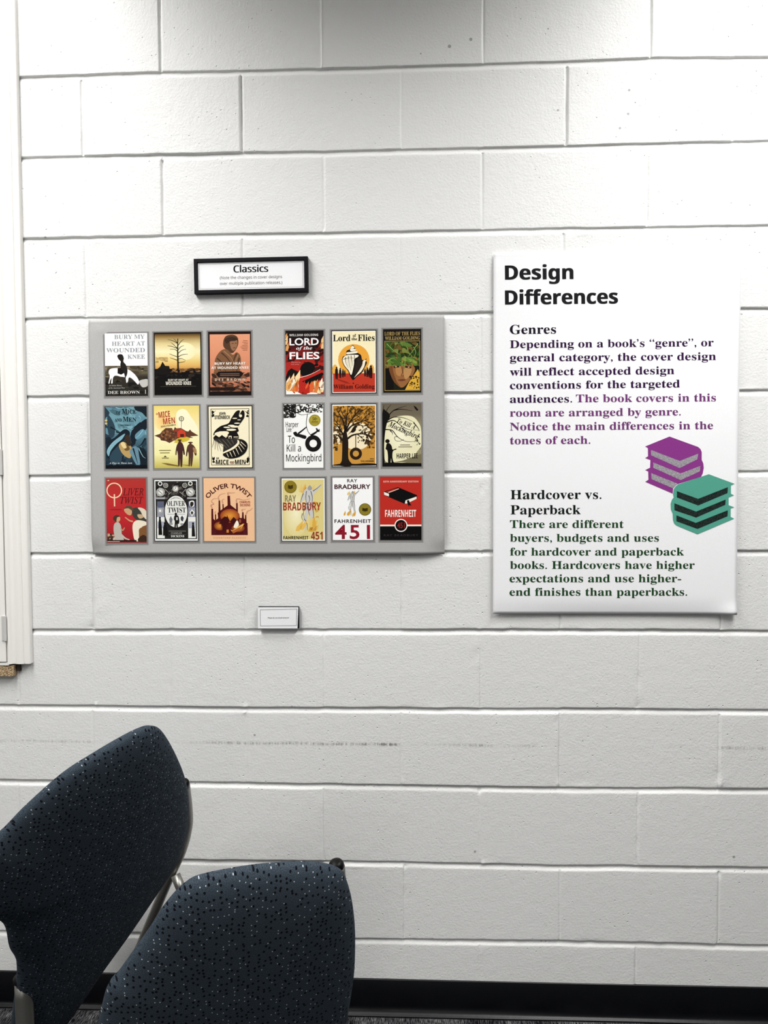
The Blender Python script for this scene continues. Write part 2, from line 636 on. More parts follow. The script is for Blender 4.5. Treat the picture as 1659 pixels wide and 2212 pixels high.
        for bk in np.unique(blk):
            key = (c, bk)
            if key not in tilt:
                tilt[key] = (rg.normal(0, .00045), rg.normal(0, .0022), rg.normal(0, .003))
            a0, ax, az = tilt[key]
            s = blk == bk
            lx = Xnom[s] - (2 * bk + par + 1) * B
            lz = (z[s] - (13 - c - .5) * B)
            fo[s] = a0 + ax * lx + az * lz
        y = dep + np.where(np.abs(hdep) > np.abs(dep) * .6, hdep * np.sign(1), 0) + fo * (1 - np.clip(dep / .003, 0, 1))
        GX[i] = X; GZ[i] = z; GY[i] = y
    for (qx, qz, rad, amp) in chips:
        g = np.exp(-((GX - qx) ** 2 + (GZ - qz) ** 2) / (2 * (rad * .5) ** 2))
        GY += -amp * g
    GY -= GY.max() * 0
    V = np.stack([GX, GY, GZ], -1).reshape(-1, 3)
    idx = np.arange(H * Wn).reshape(H, Wn)
    q = np.stack([idx[:-1, :-1], idx[:-1, 1:], idx[1:, 1:], idx[1:, :-1]], -1).reshape(-1, 4)
    # the wall's thickness: a back sheet and its rim
    x0, x1 = V[:, 0].min(), V[:, 0].max()
    me = bpy.data.meshes.new('wall')
    nv = len(V)
    back = V.copy().reshape(H, Wn, 3)[[0, -1]][:, [0, -1]].reshape(-1, 3)
    back[:, 1] = .19
    V2 = np.vstack([V, back])
    faces = q.tolist()
    b0 = nv
    faces.append([b0 + 0, b0 + 2, b0 + 3, b0 + 1])
    faces.append([int(v) for v in idx[-1, :]] + [b0 + 3, b0 + 2])
    faces.append([int(v) for v in idx[0, ::-1]] + [b0 + 0, b0 + 1])
    faces.append([int(v) for v in idx[::-1, 0]][::-1] + [b0 + 2, b0 + 0])
    faces.append([int(v) for v in idx[::-1, -1]] + [b0 + 1, b0 + 3])
    me.from_pydata(V2.tolist(), [], faces)
    me.update()
    sm = np.zeros(len(me.polygons), bool)
    sm[:len(q)] = True
    me.polygons.foreach_set('use_smooth', sm)
    o = obj('wall_back', me, M_WALL)
    tag(o, 'white painted concrete block wall behind the posters and chairs', 'wall', kind='structure')


build_wall()

XL, XR, YF = -1.42, 3.86, -9.2
fl = obj('floor', box_mesh(XL, XR, YF, 0.0, -0.05, 0.0), M_CARPET)
tag(fl, 'dark grey carpet floor below the black baseboard', 'floor', kind='structure')
ce = obj('ceiling', box_mesh(XL, XR, YF, 0.19, CEIL, CEIL + .05), M_CEIL)
tag(ce, 'white ceiling over the room', 'ceiling', kind='structure')


M_ROOM = paint_material('far_wall_paint', (0.42, 0.42, 0.41), 0.8)
M_SIDE = paint_material('side_wall_paint', (0.10, 0.10, 0.11), 0.8)
for nm, q, lb in (('wall_left', (XL - .1, XL, YF, 0.19), 'plain left wall of the room, outside the photo'), ('wall_right', (XR, XR + .1, YF, 0.19), 'plain right wall of the room, outside the photo'), ('wall_front', (XL - .1, XR + .1, YF - .1, YF), 'plain wall behind the camera')):
    tag(obj(nm, box_mesh(q[0], q[1], q[2], q[3], 0.0, CEIL), M_SIDE if nm == 'wall_right' else M_ROOM), lb, 'wall', kind='structure')


def build_baseboard():
    # cove base: thin sheet, a soft toe curling out onto the carpet
    zt = float(at(1180, 2121.6)[2])
    prof = [(0.006, zt), (-.0032, zt), (-.0044, zt - .002), (-.0046, .024), (-.0052, .014), (-.0072, .0085), (-.0105, .0055), (-.0145, .004), (-.0160, .0026), (-.0160, .0), (0.006, 0.0)]
    xs = np.linspace(XL, XR, 160)
    V = []
    for x in xs:
        for k, (y, z) in enumerate(prof):
            wob = (vnoise([x], 3.2, 77)[0] - .5) * .006 if 4 < k < 9 else 0
            V.append((x, y - max(wob, -.003), z))
    n = len(prof)
    Fs = []
    for i in range(len(xs) - 1):
        for k in range(n):
            k2 = (k + 1) % n
            Fs.append((i * n + k, i * n + k2, (i + 1) * n + k2, (i + 1) * n + k))
    Fs.append(tuple(range(n))[::-1])
    Fs.append(tuple((len(xs) - 1) * n + k for k in range(n)))
    o = obj('baseboard_back', mesh_from(V, Fs), M_RUBBER)
    for p in o.data.polygons: p.use_smooth = len(p.vertices) == 4
    tag(o, 'black rubber cove base along the foot of the block wall', 'baseboard', kind='structure')


build_baseboard()


# ------------------------------------------------------------------ wall cabinet at the left edge
def build_cabinet():
    zb = float(at(70, 1431)[2])
    xr = float(at(72, 1436)[0])
    top = 2.78
    root = empty('wall_cabinet', (xr - .35, 0, zb))
    tag(root, 'white wall cabinet with moulded casing at the left edge of the photo', 'cabinet')
    w = .78                                          # overall width, mostly outside the picture
    xl = xr - w
    # casing profile, from the outer edge inwards: (distance in, thickness)
    P = [(0.0, 0.0), (0.0, .0105), (.0012, .0135), (.004, .0152), (.0125, .0152), (.0145, .0148), (.0155, .0132), (.0168, .0132), (.018, .0158), (.0215, .0178), (.0275, .0186), (.034, .0172), (.039, .0150), (.043, .0142), (.047, .0160), (.0505, .0192), (.0535, .0205), (.0555, .0205), (.0555, 0.0)]

    def casing(side):
        V, Fs = [], []
        n = len(P)
        for z, s in ((zb, 0), (top, 1)):
            for d, t in P:
                x = xr - d if side > 0 else xl + d
                V.append((x, -t - .0005, z + (0 if s == 0 else 0)))
        for k in range(n - 1):
            Fs.append((k, k + 1, n + k + 1, n + k) if side < 0 else (k + 1, k, n + k, n + k + 1))
        Fs.append(tuple(range(n)) if side > 0 else tuple(range(n))[::-1])
        Fs.append(tuple(n + k for k in range(n))[::-1] if side > 0 else tuple(n + k for k in range(n)))
        return mesh_from(V, Fs)
    c = obj('casing', casing(1), M_TRIM, root)
    obj('casing', casing(-1), M_TRIM, root)
    V, Fs = [], []
    xi0, xi1 = xl + .0557, xr - .0557
    zr = float(at(10, 1427)[2])
    # face frame: stiles and bottom rail around the door opening
    xd1 = float(at(15, 1400, -.02)[0])
    st = box_mesh(xd1, xi1, -.0195, -.0005, zb - .004, top, .0008)
    st2 = box_mesh(xi0, xl + (xr - xd1), -.0195, -.0005, zb - .004, top, .0008)
    rl = box_mesh(xl + (xr - xd1) + .0002, xd1 - .0002, -.0195, -.0005, zb - .004, zr - .0005, .0008)
    obj('face_frame', join_meshes([st, st2, rl]), M_TRIM, root)
    dz = zr + .0015
    dr = box_mesh(xl + (xr - xd1) + .0022, xd1 - .0022, -.0215, -.0008, dz, top - .03, .0012)
    door = obj('door', dr, M_TRIM, root)
    for y0, y1 in ((550, 609), (970, 1026), (1331, 1384.5)):
        z1 = float(at(8, y0, -.025)[2]); z0 = float(at(8, y1, -.025)[2])
        leaf = box_mesh(xd1 - .011, xd1 - .002, -.0235, -.0212, z0, z1, .0006)
        knuckle = tube_mesh([(xd1 - .0015, -.0235, z0), (xd1 - .0015, -.0235, z1)], .0036, 14)
        h = obj('hinge', join_meshes([leaf, knuckle]), M_HINGE, door)
        for p in h.data.polygons: p.use_smooth = False
    q0, q1 = at(30, 1461, -.017), at(30, 1440.5, -.017)
    obj('bottom_board', box_mesh(xl + .03, float(q0[0]), -.0175, -.0005, float(q0[2]), zb - .0055, .0008), M_CHIP, root)['label'] = 'raw chipboard board under the cabinet'
    s0 = at(45, 1449, -.004)
    obj('shim', box_mesh(float(at(38, 1449, -.004)[0]), float(s0[0]), -.0075, -.0005, float(s0[2]), zb - .0008, .0006), M_DARKWOOD, root)['label'] = 'dark sliver of wood under the casing'


build_cabinet()

# ------------------------------------------------------------------ printing
UNI = {'serif': (0x1D400, 0x1D41A, 0x1D7CE), 'sansb': (0x1D5D4, 0x1D5EE, 0x1D7EC), 'seriti': (0x1D468, 0x1D482, None),
       'sansr': (0x1D5A0, 0x1D5BA, 0x1D7E2), 'ital': (0x1D434, 0x1D44E, None), 'script': (0x1D4D0, 0x1D4EA, None)}


def conv(s, style):
    if style not in UNI: return s
    U, l, n = UNI[style]
    r = ''
    for ch in s:
        if 'A' <= ch <= 'Z': r += chr(U + ord(ch) - 65)
        elif style == 'ital' and ch == 'h': r += '\u210e'
        elif 'a' <= ch <= 'z': r += chr(l + ord(ch) - 97)
        elif '0' <= ch <= '9' and n: r += chr(n + ord(ch) - 48)
        else: r += ch
    return r


_tc = {}


def text_geo(s, style, off=0.0, res=4, space=1.0):
    key = (s, style, off, res, space)
    if key not in _tc:
        c = bpy.data.curves.new('text', 'FONT')
        c.body = conv(s, style)
        c.size = 1.0
        c.offset = off
        c.resolution_u = res
        c.space_character = space
        c.fill_mode = 'FRONT'
        o = bpy.data.objects.new('text', c)
        COL.objects.link(o)
        me = o.to_mesh()
        V = np.array([v.co[:2] for v in me.vertices]).reshape(-1, 2)
        Fs = [tuple(p.vertices) for p in me.polygons]
        o.to_mesh_clear()
        bpy.data.objects.remove(o)
        bpy.data.curves.remove(c)
        _tc[key] = (V, Fs)
    return _tc[key]


class Print:
    """flat printed shapes laid on a sheet: f(u, v) gives the 3D point, lift = ink layer"""
    def __init__(self, f, order0=0):
        self.f = f
        self.V, self.F, self.C = [], [], []
        self.k = order0
        self.clip = None

    def cut(self, pts):
        """trim a shape to the edge of its print"""
        if self.clip is None: return pts
        x0, y0, x1, y1 = self.clip
        for ax, lim, sg in ((0, x0, 1), (0, x1, -1), (1, y0, 1), (1, y1, -1)):
            out = []
            for i, q in enumerate(pts):
                p = pts[i - 1]
                a, b_ = (p[ax] - lim) * sg, (q[ax] - lim) * sg
                if (a < 0) != (b_ < 0):
                    t = a / (a - b_)
                    out.append((p[0] + (q[0] - p[0]) * t, p[1] + (q[1] - p[1]) * t))
                if b_ >= 0: out.append((q[0], q[1]))
            pts = out
            if len(pts) < 3: return []
        return pts

    def poly(self, col, pts, cols=None):
        if cols is None: pts = self.cut(pts)
        if len(pts) < 3: return
        b = len(self.V)
        self.k += 1
        h = self.k
        for p in pts: self.V.append(self.f(p[0], p[1], h))
        self.F.append(tuple(range(b, b + len(pts))))
        self.C.append([srgb(*c) for c in cols] if cols else [srgb(*col)] * len(pts))

    def many(self, col, polys):
        self.k += 1
        h = self.k
        for pts in polys:
            pts = self.cut(pts)
            if len(pts) < 3: continue
            b = len(self.V)
            for p in pts: self.V.append(self.f(p[0], p[1], h))
            self.F.append(tuple(range(b, b + len(pts))))
            self.C.append([srgb(*col)] * len(pts))

    def curve(self, col, pts, n=5):
        self.poly(col, [tuple(p) for p in catmull(pts, n, True)])

    def rect(self, col, x0, y0, x1, y1):
        self.poly(col, [(x0, y0), (x1, y0), (x1, y1), (x0, y1)])

    def frame(self, col, x0, y0, x1, y1, t):
        self.many(col, [[(x0, y0), (x1, y0), (x1, y0 + t), (x0, y0 + t)], [(x0, y1 - t), (x1, y1 - t), (x1, y1), (x0, y1)],
                        [(x0, y0 + t), (x0 + t, y0 + t), (x0 + t, y1 - t), (x0, y1 - t)], [(x1 - t, y0 + t), (x1, y0 + t), (x1, y1 - t), (x1 - t, y1 - t)]])

    def vgrad(self, x0, x1, stops):
        for (ya, ca), (yb, cb) in zip(stops, stops[1:]):
            self.k += 0
            b = len(self.V)
            for p in ((x0, ya), (x1, ya), (x1, yb), (x0, yb)): self.V.append(self.f(p[0], p[1], self.k + 1))
            self.F.append((b, b + 1, b + 2, b + 3))
            self.C.append([srgb(*ca), srgb(*ca), srgb(*cb), srgb(*cb)])
        self.k += 1

    def ell(self, col, cx, cy, rx, ry=None, n=28, col2=None):
        ry = rx if ry is None else ry
        ring = [(cx + rx * math.cos(2 * math.pi * i / n), cy + ry * math.sin(2 * math.pi * i / n)) for i in range(n)]
        if col2 is None:
            self.poly(col, ring)
        else:                                        # ink blend from centre col to rim col2
            self.k += 1
            b = len(self.V)
            self.V.append(self.f(cx, cy, self.k))
            for p in ring: self.V.append(self.f(p[0], p[1], self.k))
            for i in range(n):
                self.F.append((b, b + 1 + i, b + 1 + (i + 1) % n))
                self.C.append([srgb(*col), srgb(*col2), srgb(*col2)])

    def ring(self, col, cx, cy, ro, ri, ky=1.0, n=36):
        q = []
        for i in range(n):
            a, b_ = 2 * math.pi * i / n, 2 * math.pi * (i + 1) / n
            q.append([(cx + r * math.cos(t), cy + ky * r * math.sin(t)) for r, t in ((ro, a), (ro, b_), (ri, b_), (ri, a))])
        self.many(col, q)

    def stroke(self, col, pts, w0, w1=None, n=4):
        w1 = w0 if w1 is None else w1
        P = catmull(pts, n) if len(pts) > 2 else [np.array(p, float) for p in pts]
        Lp, Rp = [], []
        for i, p in enumerate(P):
            a, b_ = P[max(i - 1, 0)], P[min(i + 1, len(P) - 1)]
            t = (b_ - a) / (np.linalg.norm(b_ - a) + 1e-9)
            nn = np.array([-t[1], t[0]])
            w = (w0 + (w1 - w0) * i / (len(P) - 1)) / 2
            Lp.append(p + nn * w); Rp.append(p - nn * w)
        self.many(col, [[Lp[i], Lp[i + 1], Rp[i + 1], Rp[i]] for i in range(len(P) - 1)])

    def strokes(self, col, lst, w0, w1=None):
        k = self.k
        for s in lst:
            self.k = k
            self.stroke(col, s, w0, w1)

    def blobs(self, cols, n, box, size, seed, asp=1.0, ang=None, inside=None):
        r = random.Random(seed)
        k = self.k
        for i in range(n):
            x, y = r.uniform(box[0], box[2]), r.uniform(box[1], box[3])
            if inside and not inside(x, y): continue
            s = r.uniform(.5, 1.2) * size
            a = r.uniform(0, math.pi) if ang is None else ang + r.uniform(-.4, .4)
            pts = []
            for q in range(8):
                t = 2 * math.pi * q / 8
                rr = s * r.uniform(.65, 1.2)
                px, py = rr * math.cos(t) * asp, rr * math.sin(t)
                X = x + px * math.cos(a) - py * math.sin(a)
                Y = y + px * math.sin(a) + py * math.cos(a)
                pts.append((min(max(X, box[0]), box[2]), min(max(Y, box[1]), box[3])))
            self.k = k + (i % 5)
            self.poly(r.choice(cols), pts)
        self.k = k + 6

    def leaf_flames(self, cols, n, box, h, seed, lean=0.3):
        r = random.Random(seed)
        k = self.k
        for i in range(n):
            x = r.uniform(box[0], box[2]); y = r.uniform(box[1], box[3])
            hh = h * r.uniform(.6, 1.3); w = hh * .16
            dx = lean * hh * r.uniform(.4, 1.4)
            self.k = k + (i % 4)
            self.poly(r.choice(cols), [(x - w, y), (x + dx * .2 - w, y - hh * .4), (x + dx, y - hh), (x + dx * .5 + w, y - hh * .45), (x + w, y)])
        self.k = k + 5

    def text(self, s, x0, x1, base, cap, col, style='sans', off=0.0, slope=0.0, space=1.0, arc=None, res=3):
        """fit the line between x0 and x1 on the base line; slope = rise per unit of x (v grows downwards)"""
        V, Fs = text_geo(s, style, off, res, space)
        H, _ = text_geo('H', style, off, res, 1.0)
        hc = H[:, 1].max() - max(H[:, 1].min(), -.02) * 0
        sx = (x1 - x0) / (V[:, 0].max() - V[:, 0].min())
        sy = cap / hc
        u = x0 + (V[:, 0] - V[:, 0].min()) * sx
        v = -V[:, 1] * sy
        self.k += 1
        b = len(self.V)
        for a, q in zip(u, v):
            if arc:                                  # (cx, cy, r): base line bent round a circle
                cx, cy, r = arc
                t = (a - cx) / r
                rr = r - q
                X, Y = cx + rr * math.sin(t), cy - rr * math.cos(t)
            elif slope:
                t = math.atan(slope)
                dx = a - x0
                X = x0 + dx * math.cos(t) - q * math.sin(t)
                Y = base + dx * math.sin(t) + q * math.cos(t)
            else:
                X, Y = a, base + q
            self.V.append(self.f(X, Y, self.k))
        c = srgb(*col)
        for p in Fs:
            self.F.append(tuple(b + i for i in p))
            self.C.append([c] * len(p))

    def build(self, name, parent, mat=None):
        me = mesh_from(self.V, self.F)
        a = me.color_attributes.new('Ink', 'FLOAT_COLOR', 'CORNER')
        flat = []
        for c in self.C:
            for q in c: flat += [q[0], q[1], q[2], 1.0]
        a.data.foreach_set('color', flat)
        # every sheet faces the room
        bm = bmesh.new(); bm.from_mesh(me)
        for f in bm.faces:
            if f.normal.y > 0: f.normal_flip()
        bm.to_mesh(me); bm.free()
        return obj(name, me, mat or M_INK, parent)


LAYER = 0.000012


# ------------------------------------------------------------------ posters
class Sheet:
    """a paper sheet fixed flat to the wall, a little loose along some edges"""
    def __init__(self, x0, x1, z0, z1, depth, extra):
        self.x0, self.x1, self.z0, self.z1 = x0, x1, z0, z1
        self.depth, self.extra = depth, extra

    def y(self, x, z):
        return -(self.depth + self.extra((x - self.x0) / (self.x1 - self.x0), (z - self.z0) / (self.z1 - self.z0)))

    def pix(self, px, py, h=0):
        q = at(px, py, -self.depth)
        return (q[0], self.y(q[0], q[2]) - .0004 - h * LAYER, q[2])

    def mesh(self, nx, nz, thick=.0003):
        xs = np.linspace(self.x0, self.x1, nx); zs = np.linspace(self.z0, self.z1, nz)
        V, Fs = [], []
        for z in zs:
            for x in xs: V.append((x, self.y(x, z), z))
        n = len(V)
        for z in zs:
            for x in xs: V.append((x, self.y(x, z) + thick, z))
        for i in range(nz - 1):
            for k in range(nx - 1):
                a = i * nx + k
                Fs.append((a, a + 1, a + nx + 1, a + nx))
                Fs.append((n + a, n + a + nx, n + a + nx + 1, n + a + 1))
        for i in range(nz - 1):
            a = i * nx; Fs.append((a, a + nx, n + a + nx, n + a))
            a = i * nx + nx - 1; Fs.append((a, n + a, n + a + nx, a + nx))
        for k in range(nx - 1):
            a = k; Fs.append((a, n + a, n + a + 1, a + 1))
            a = (nz - 1) * nx + k; Fs.append((a, a + 1, n + a + 1, n + a))
        return mesh_from(V, Fs)


def bump2(u, v, cu, cv, ru, rv):
    return math.exp(-((u - cu) / ru) ** 2 - ((v - cv) / rv) ** 2)


def grey_extra(u, v):
    e = .0065 * (1 - v)                               # the lower edge stands off the wall between its taped corners
    for cu, cv, d in ((0.0, 1.0, .002), (1.0, 1.0, .002), (1.0, 0.0, .0075), (0.0, 0.0, .0075)):
        e -= d * bump2(u, v, cu, cv, .035, .045)
    e += .0012 * bump2(u, v, .04, .955, .018, .02)
    return e


def white_extra(u, v):
    e = 0.0
    e += .004 * (1 - v) ** 2                          # rolled paper: stands off lower down, then curls back to the wall
    if v < .055:
        t = 1 - v / .055
        e -= .0055 * t ** 2 * (.45 + .55 * math.sin(math.pi * min(1, u * 1.02)))
        e += .006 * bump2(u, v, 1.0, 0.0, .06, .025)
    for cu, cv in ((0.0, 1.0), (1.0, 1.0), (.72, 1.0)):
        e -= .002 * bump2(u, v, cu, cv - .01, .03, .02)
    return e


def sheet_from_px(c, depth, extra):
    q = [at(x, y, -depth) for x, y in c]              # TL, TR, BR, BL
    x0 = (q[0][0] + q[3][0]) / 2; x1 = (q[1][0] + q[2][0]) / 2
    z1 = (q[0][2] + q[1][2]) / 2; z0 = (q[2][2] + q[3][2]) / 2
    return Sheet(x0, x1, z0, z1, depth, extra)


# ---- poster with the text
WS = sheet_from_px([(1066, 548), (1602, 533), (1589, 1327), (1065, 1326)], .0085, white_extra)
white = empty('poster', ((WS.x0 + WS.x1) / 2, 0, WS.z0))
tag(white, 'large white poster of text headed Design Differences, right of the grey poster', 'poster')
obj('sheet', WS.mesh(70, 120), M_PAPER, white, smooth=True)
wf = lambda x, y, h: WS.pix(x, y, h)


def line(P, s, xa, xb, ya, yb, cap, col, style, off=0.0, space=1.0):
    P.text(s, xa, xb, ya, cap, col, style, off, slope=(yb - ya) / (xb - xa), space=space, res=4)


for s_, xb, ya, yb in (('Design', 1238.3, 604.2, 602.8), ('Differences', 1334.5, 658, 655.6)):
    P = Print(wf)
    for q in (0, .8, 1.6): line(P, s_, 1091.0 + q, xb - 1.1 + q, ya, yb, 30.6, (24, 24, 27), 'sansb')
    P.build('heading', white)['label'] = 'heavy black word ' + s_ + ' in the heading'
DP, LP, GR, DK, DG = (48, 18, 62), (112, 56, 114), (32, 68, 36), (24, 14, 32), (14, 24, 18)
P = Print(wf); line(P, 'Genres', 1101.4, 1201.2, 721.6, 720.6, 19.5, DK, 'serif')
P.build('subheading', white)
P = Print(wf)
C8 = 16.6
for s, xb, ya, yb in (('Depending on a book’s “genre”, or', 1541.5, 752, 747.8), ('general category, the cover design', 1546.5, 780.8, 777.6),
                      ('will reflect accepted design', 1456.4, 811.5, 808.0), ('conventions for the targeted', 1468.5, 840.6, 836.8), ('audiences.', 1235.6, 870.2, 869.2)):
    line(P, s, 1101.4, xb, ya, yb, C8, DP, 'serif')
P.build('paragraph', white)['label'] = 'dark purple paragraph on genres'
P = Print(wf)
line(P, 'The book covers in this', 1244, 1546.3, 869, 866.8, C8, LP, 'serif')
for s, xb, ya, yb in (('room are arranged by genre.', 1470.3, 900, 897.2), ('Notice the main differences in the', 1540, 929.8, 926.8), ('tones of each.', 1274.9, 959.6, 958.4)):
    line(P, s, 1101.4, xb, ya, yb, C8, LP, 'serif')
P.build('paragraph', white)['label'] = 'mid purple closing lines of the paragraph on genres'
P = Print(wf)
line(P, 'Hardcover vs.', 1102.5, 1298.8, 1078.2, 1077.4, 19.5, DG, 'serif')
line(P, 'Paperback', 1102.5, 1254, 1110.8, 1110.4, 19.5, DG, 'serif')
P.build('subheading', white)
P = Print(wf)
for s, xa, xb, ya in (('There are different', 1101.4, 1346.6, 1140.2), ('buyers, budgets and uses', 1101.4, 1422.6, 1169.8), ('for hardcover and paperback', 1101.4, 1476.6, 1199.6),
                      ('books. Hardcovers have higher', 1101.4, 1499.7, 1228.4), ('expectations and use higher-', 1100.3, 1470.3, 1257.2), ('end finishes than paperbacks.', 1100.3, 1483.2, 1286.2)):
    line(P, s, xa, xb, ya, ya - .2, C8, GR, 'serif')
P.build('paragraph', white)['label'] = 'green paragraph on hardcovers and paperbacks'

g3 = lambda pts: [(1380 + a / 6.9125, 930 + b / 6.9125) for a, b in pts]
M_PG1 = speckle_material('grey_speckled_print', srgb(116, 112, 118), srgb(186, 182, 188), 900)
M_PG2 = speckle_material('dark_speckled_print', srgb(2, 16, 14), srgb(34, 50, 46), 500)


def stack_picture(col, out, pages, pm, k, lab, edge):
    P = Print(wf, k)
    P.poly(col, g3(out))
    o = P.build('book_stack_picture', white)
    o['label'] = lab
    Q = Print(wf, k + 3)
    for pg in pages: Q.poly((128, 128, 128), g3(pg))
    Q.build('page_edges', o, pm)


stack_picture((137, 56, 135), [(92, 238), (455, 90), (880, 245), (915, 275), (935, 320), (935, 440), (958, 490), (965, 560), (950, 640), (925, 690), (570, 800), (510, 850), (500, 940), (92, 765), (140, 735), (137, 610), (92, 590), (165, 555), (170, 440), (92, 410), (135, 385), (133, 262)],
              [[(178, 290), (605, 455), (885, 345), (868, 430), (605, 560), (180, 370)], [(212, 478), (620, 640), (915, 530), (905, 610), (620, 740), (212, 555)], [(180, 635), (570, 792), (510, 865), (185, 725)]], M_PG1, 1, 'purple picture of three stacked books with grey pages', None)
stack_picture((84, 162, 142), [(1040, 652), (1425, 795), (1370, 820), (1370, 945), (1418, 967), (1335, 1000), (1335, 1115), (1420, 1145), (1365, 1165), (1365, 1290), (1418, 1315), (870, 1548), (560, 1420), (525, 1390), (505, 1340), (500, 1240), (475, 1180), (470, 1090), (490, 1030), (515, 1000), (505, 940), (515, 880), (540, 840), (580, 805)],
              [[(563, 905), (880, 1020), (1325, 845), (1318, 935), (880, 1120), (563, 1000)], [(525, 1085), (850, 1210), (1290, 1030), (1285, 1110), (850, 1300), (525, 1190)], [(555, 1265), (845, 1378), (1322, 1190), (1318, 1280), (870, 1470), (555, 1355)]], M_PG2, 8, 'teal picture of three stacked books with black pages', None)

# ---- grey poster with the covers
GS = sheet_from_px([(190, 691), (960, 680), (960, 1196), (201, 1198.5)], .0055, grey_extra)
grey = empty('poster', ((GS.x0 + GS.x1) / 2, 0, GS.z0))
tag(grey, 'grey landscape poster printed with three rows of book covers', 'poster')
obj('sheet', GS.mesh(110, 80), M_GREY, grey, smooth=True)

K = 1659 / 400.0


class Cover:
    """one printed cover; its shapes are given in the units of a 4.15x enlargement of the photo"""
    def __init__(self, ox, oy, rect, bg, label, lean=0.0):
        x0, y0, x1, y1 = rect
        self.r = rect
        c = [GS.pix(ox + a / K, oy + b / K) for a, b in ((x0, y0), (x1, y0), (x1, y1), (x0, y1))]
        X0 = (c[0][0] + c[3][0]) / 2; X1 = (c[1][0] + c[2][0]) / 2
        Z1 = (c[0][2] + c[1][2]) / 2; Z0 = (c[2][2] + c[3][2]) / 2
        yb, yt = -(GS.depth + .0065 * (GS.z1 - Z0) / (GS.z1 - GS.z0)) - .0004, -(GS.depth + .0065 * (GS.z1 - Z1) / (GS.z1 - GS.z0)) - .0004

        def f(u, v, h):
            return (X0 + (u - x0) / (x1 - x0) * (X1 - X0), yt + (v - y0) / (y1 - y0) * (yb - yt) - h * LAYER, Z1 + (v - y0) / (y1 - y0) * (Z0 - Z1))
        self.f = f
        p = Print(f, 0)
        e = 11                                        # printed grey rim round the cover
        p.rect((150, 148, 146), x0 - e - 5, y0 - e - 3, x1 + e + 5, y1 + e + 8)
        p.rect((122, 120, 118), x0 - e + 2, y0 - e + 4, x1 + e - 1, y1 + e + 1)
        if callable(bg): p.k += 1; bg(p)
        else: p.rect(bg, x0, y0, x1, y1)
        self.o = p.build('book_cover', grey)
        self.o['label'] = label
        self.k = p.k

    def part(self, name, fn, label=None):
        p = Print(self.f, self.k)
        if name == 'cover_picture': p.clip = self.r
        fn(p)
        self.k = p.k
        o = p.build(name, self.o)
        if label: o['label'] = label


WH, BK = (252, 252, 250), (12, 11, 12)


# 1 --- pale cover, rider on a white horse
def bg(p):
    p.rect(WH, 197, 207, 578, 500)
    p.vgrad(197, 578, [(498, (112, 100, 80)), (560, (92, 82, 64)), (600, (52, 48, 40)), (770, (34, 33, 29))])
c = Cover(180, 670, (197, 207, 578, 770), bg, 'white cover with a dark rider on a white horse')
def art(p):
    p.blobs([(140, 128, 104), (70, 64, 50), (98, 90, 70)], 40, (197, 502, 578, 600), 16, 3, 2.4, 0)
    p.blobs([(60, 56, 46), (24, 23, 20), (46, 43, 36)], 40, (197, 610, 578, 765), 14, 4, 2.0, 0)
    p.curve((246, 246, 244), [(228, 560), (240, 528), (290, 518), (350, 530), (400, 530), (440, 556), (475, 592), (500, 640), (490, 668), (462, 640), (430, 610), (408, 606), (400, 640), (386, 650), (376, 606), (330, 594), (286, 586), (266, 610), (262, 652), (250, 654), (254, 610), (240, 630), (234, 655), (226, 652), (238, 590)])
    p.curve((196, 194, 188), [(500, 640), (540, 622), (578, 624), (578, 672), (560, 690), (525, 690)])
    p.poly((22, 20, 20), [(310, 520), (352, 514), (372, 560), (340, 578), (308, 566)])
    p.curve((34, 30, 28), [(308, 412), (322, 396), (352, 398), (366, 430), (362, 462), (384, 490), (398, 540), (390, 586), (376, 594), (368, 550), (344, 530), (334, 490), (338, 460), (320, 440)])
    p.stroke((30, 28, 28), [(372, 560), (378, 590), (376, 612)], 14, 8)
c.part('cover_picture', art)
def t(p):
    for s, a, b, y in (('BURY MY', 283, 555, 258), ('HEART AT', 260, 557, 318), ('WOUNDED', 210, 556, 377), ('KNEE', 400, 555, 436)):
        p.text(s, a, b, y, 37, (150, 155, 160), 'serif')
c.part('title_lettering', t)
def t(p):
    p.text('DEE BROWN', 218, 505, 750, 26, (214, 212, 206), 'serif')
    p.rect((200, 200, 190), 553, 715, 559, 752)
c.part('author_lettering', t)
def t(p):
    p.text('An Indian History', 228, 345, 681, 13, (170, 168, 160), 'seriti')
    p.text('of the American West', 225, 372, 703, 13, (170, 168, 160), 'seriti')
c.part('subtitle_lettering', t)


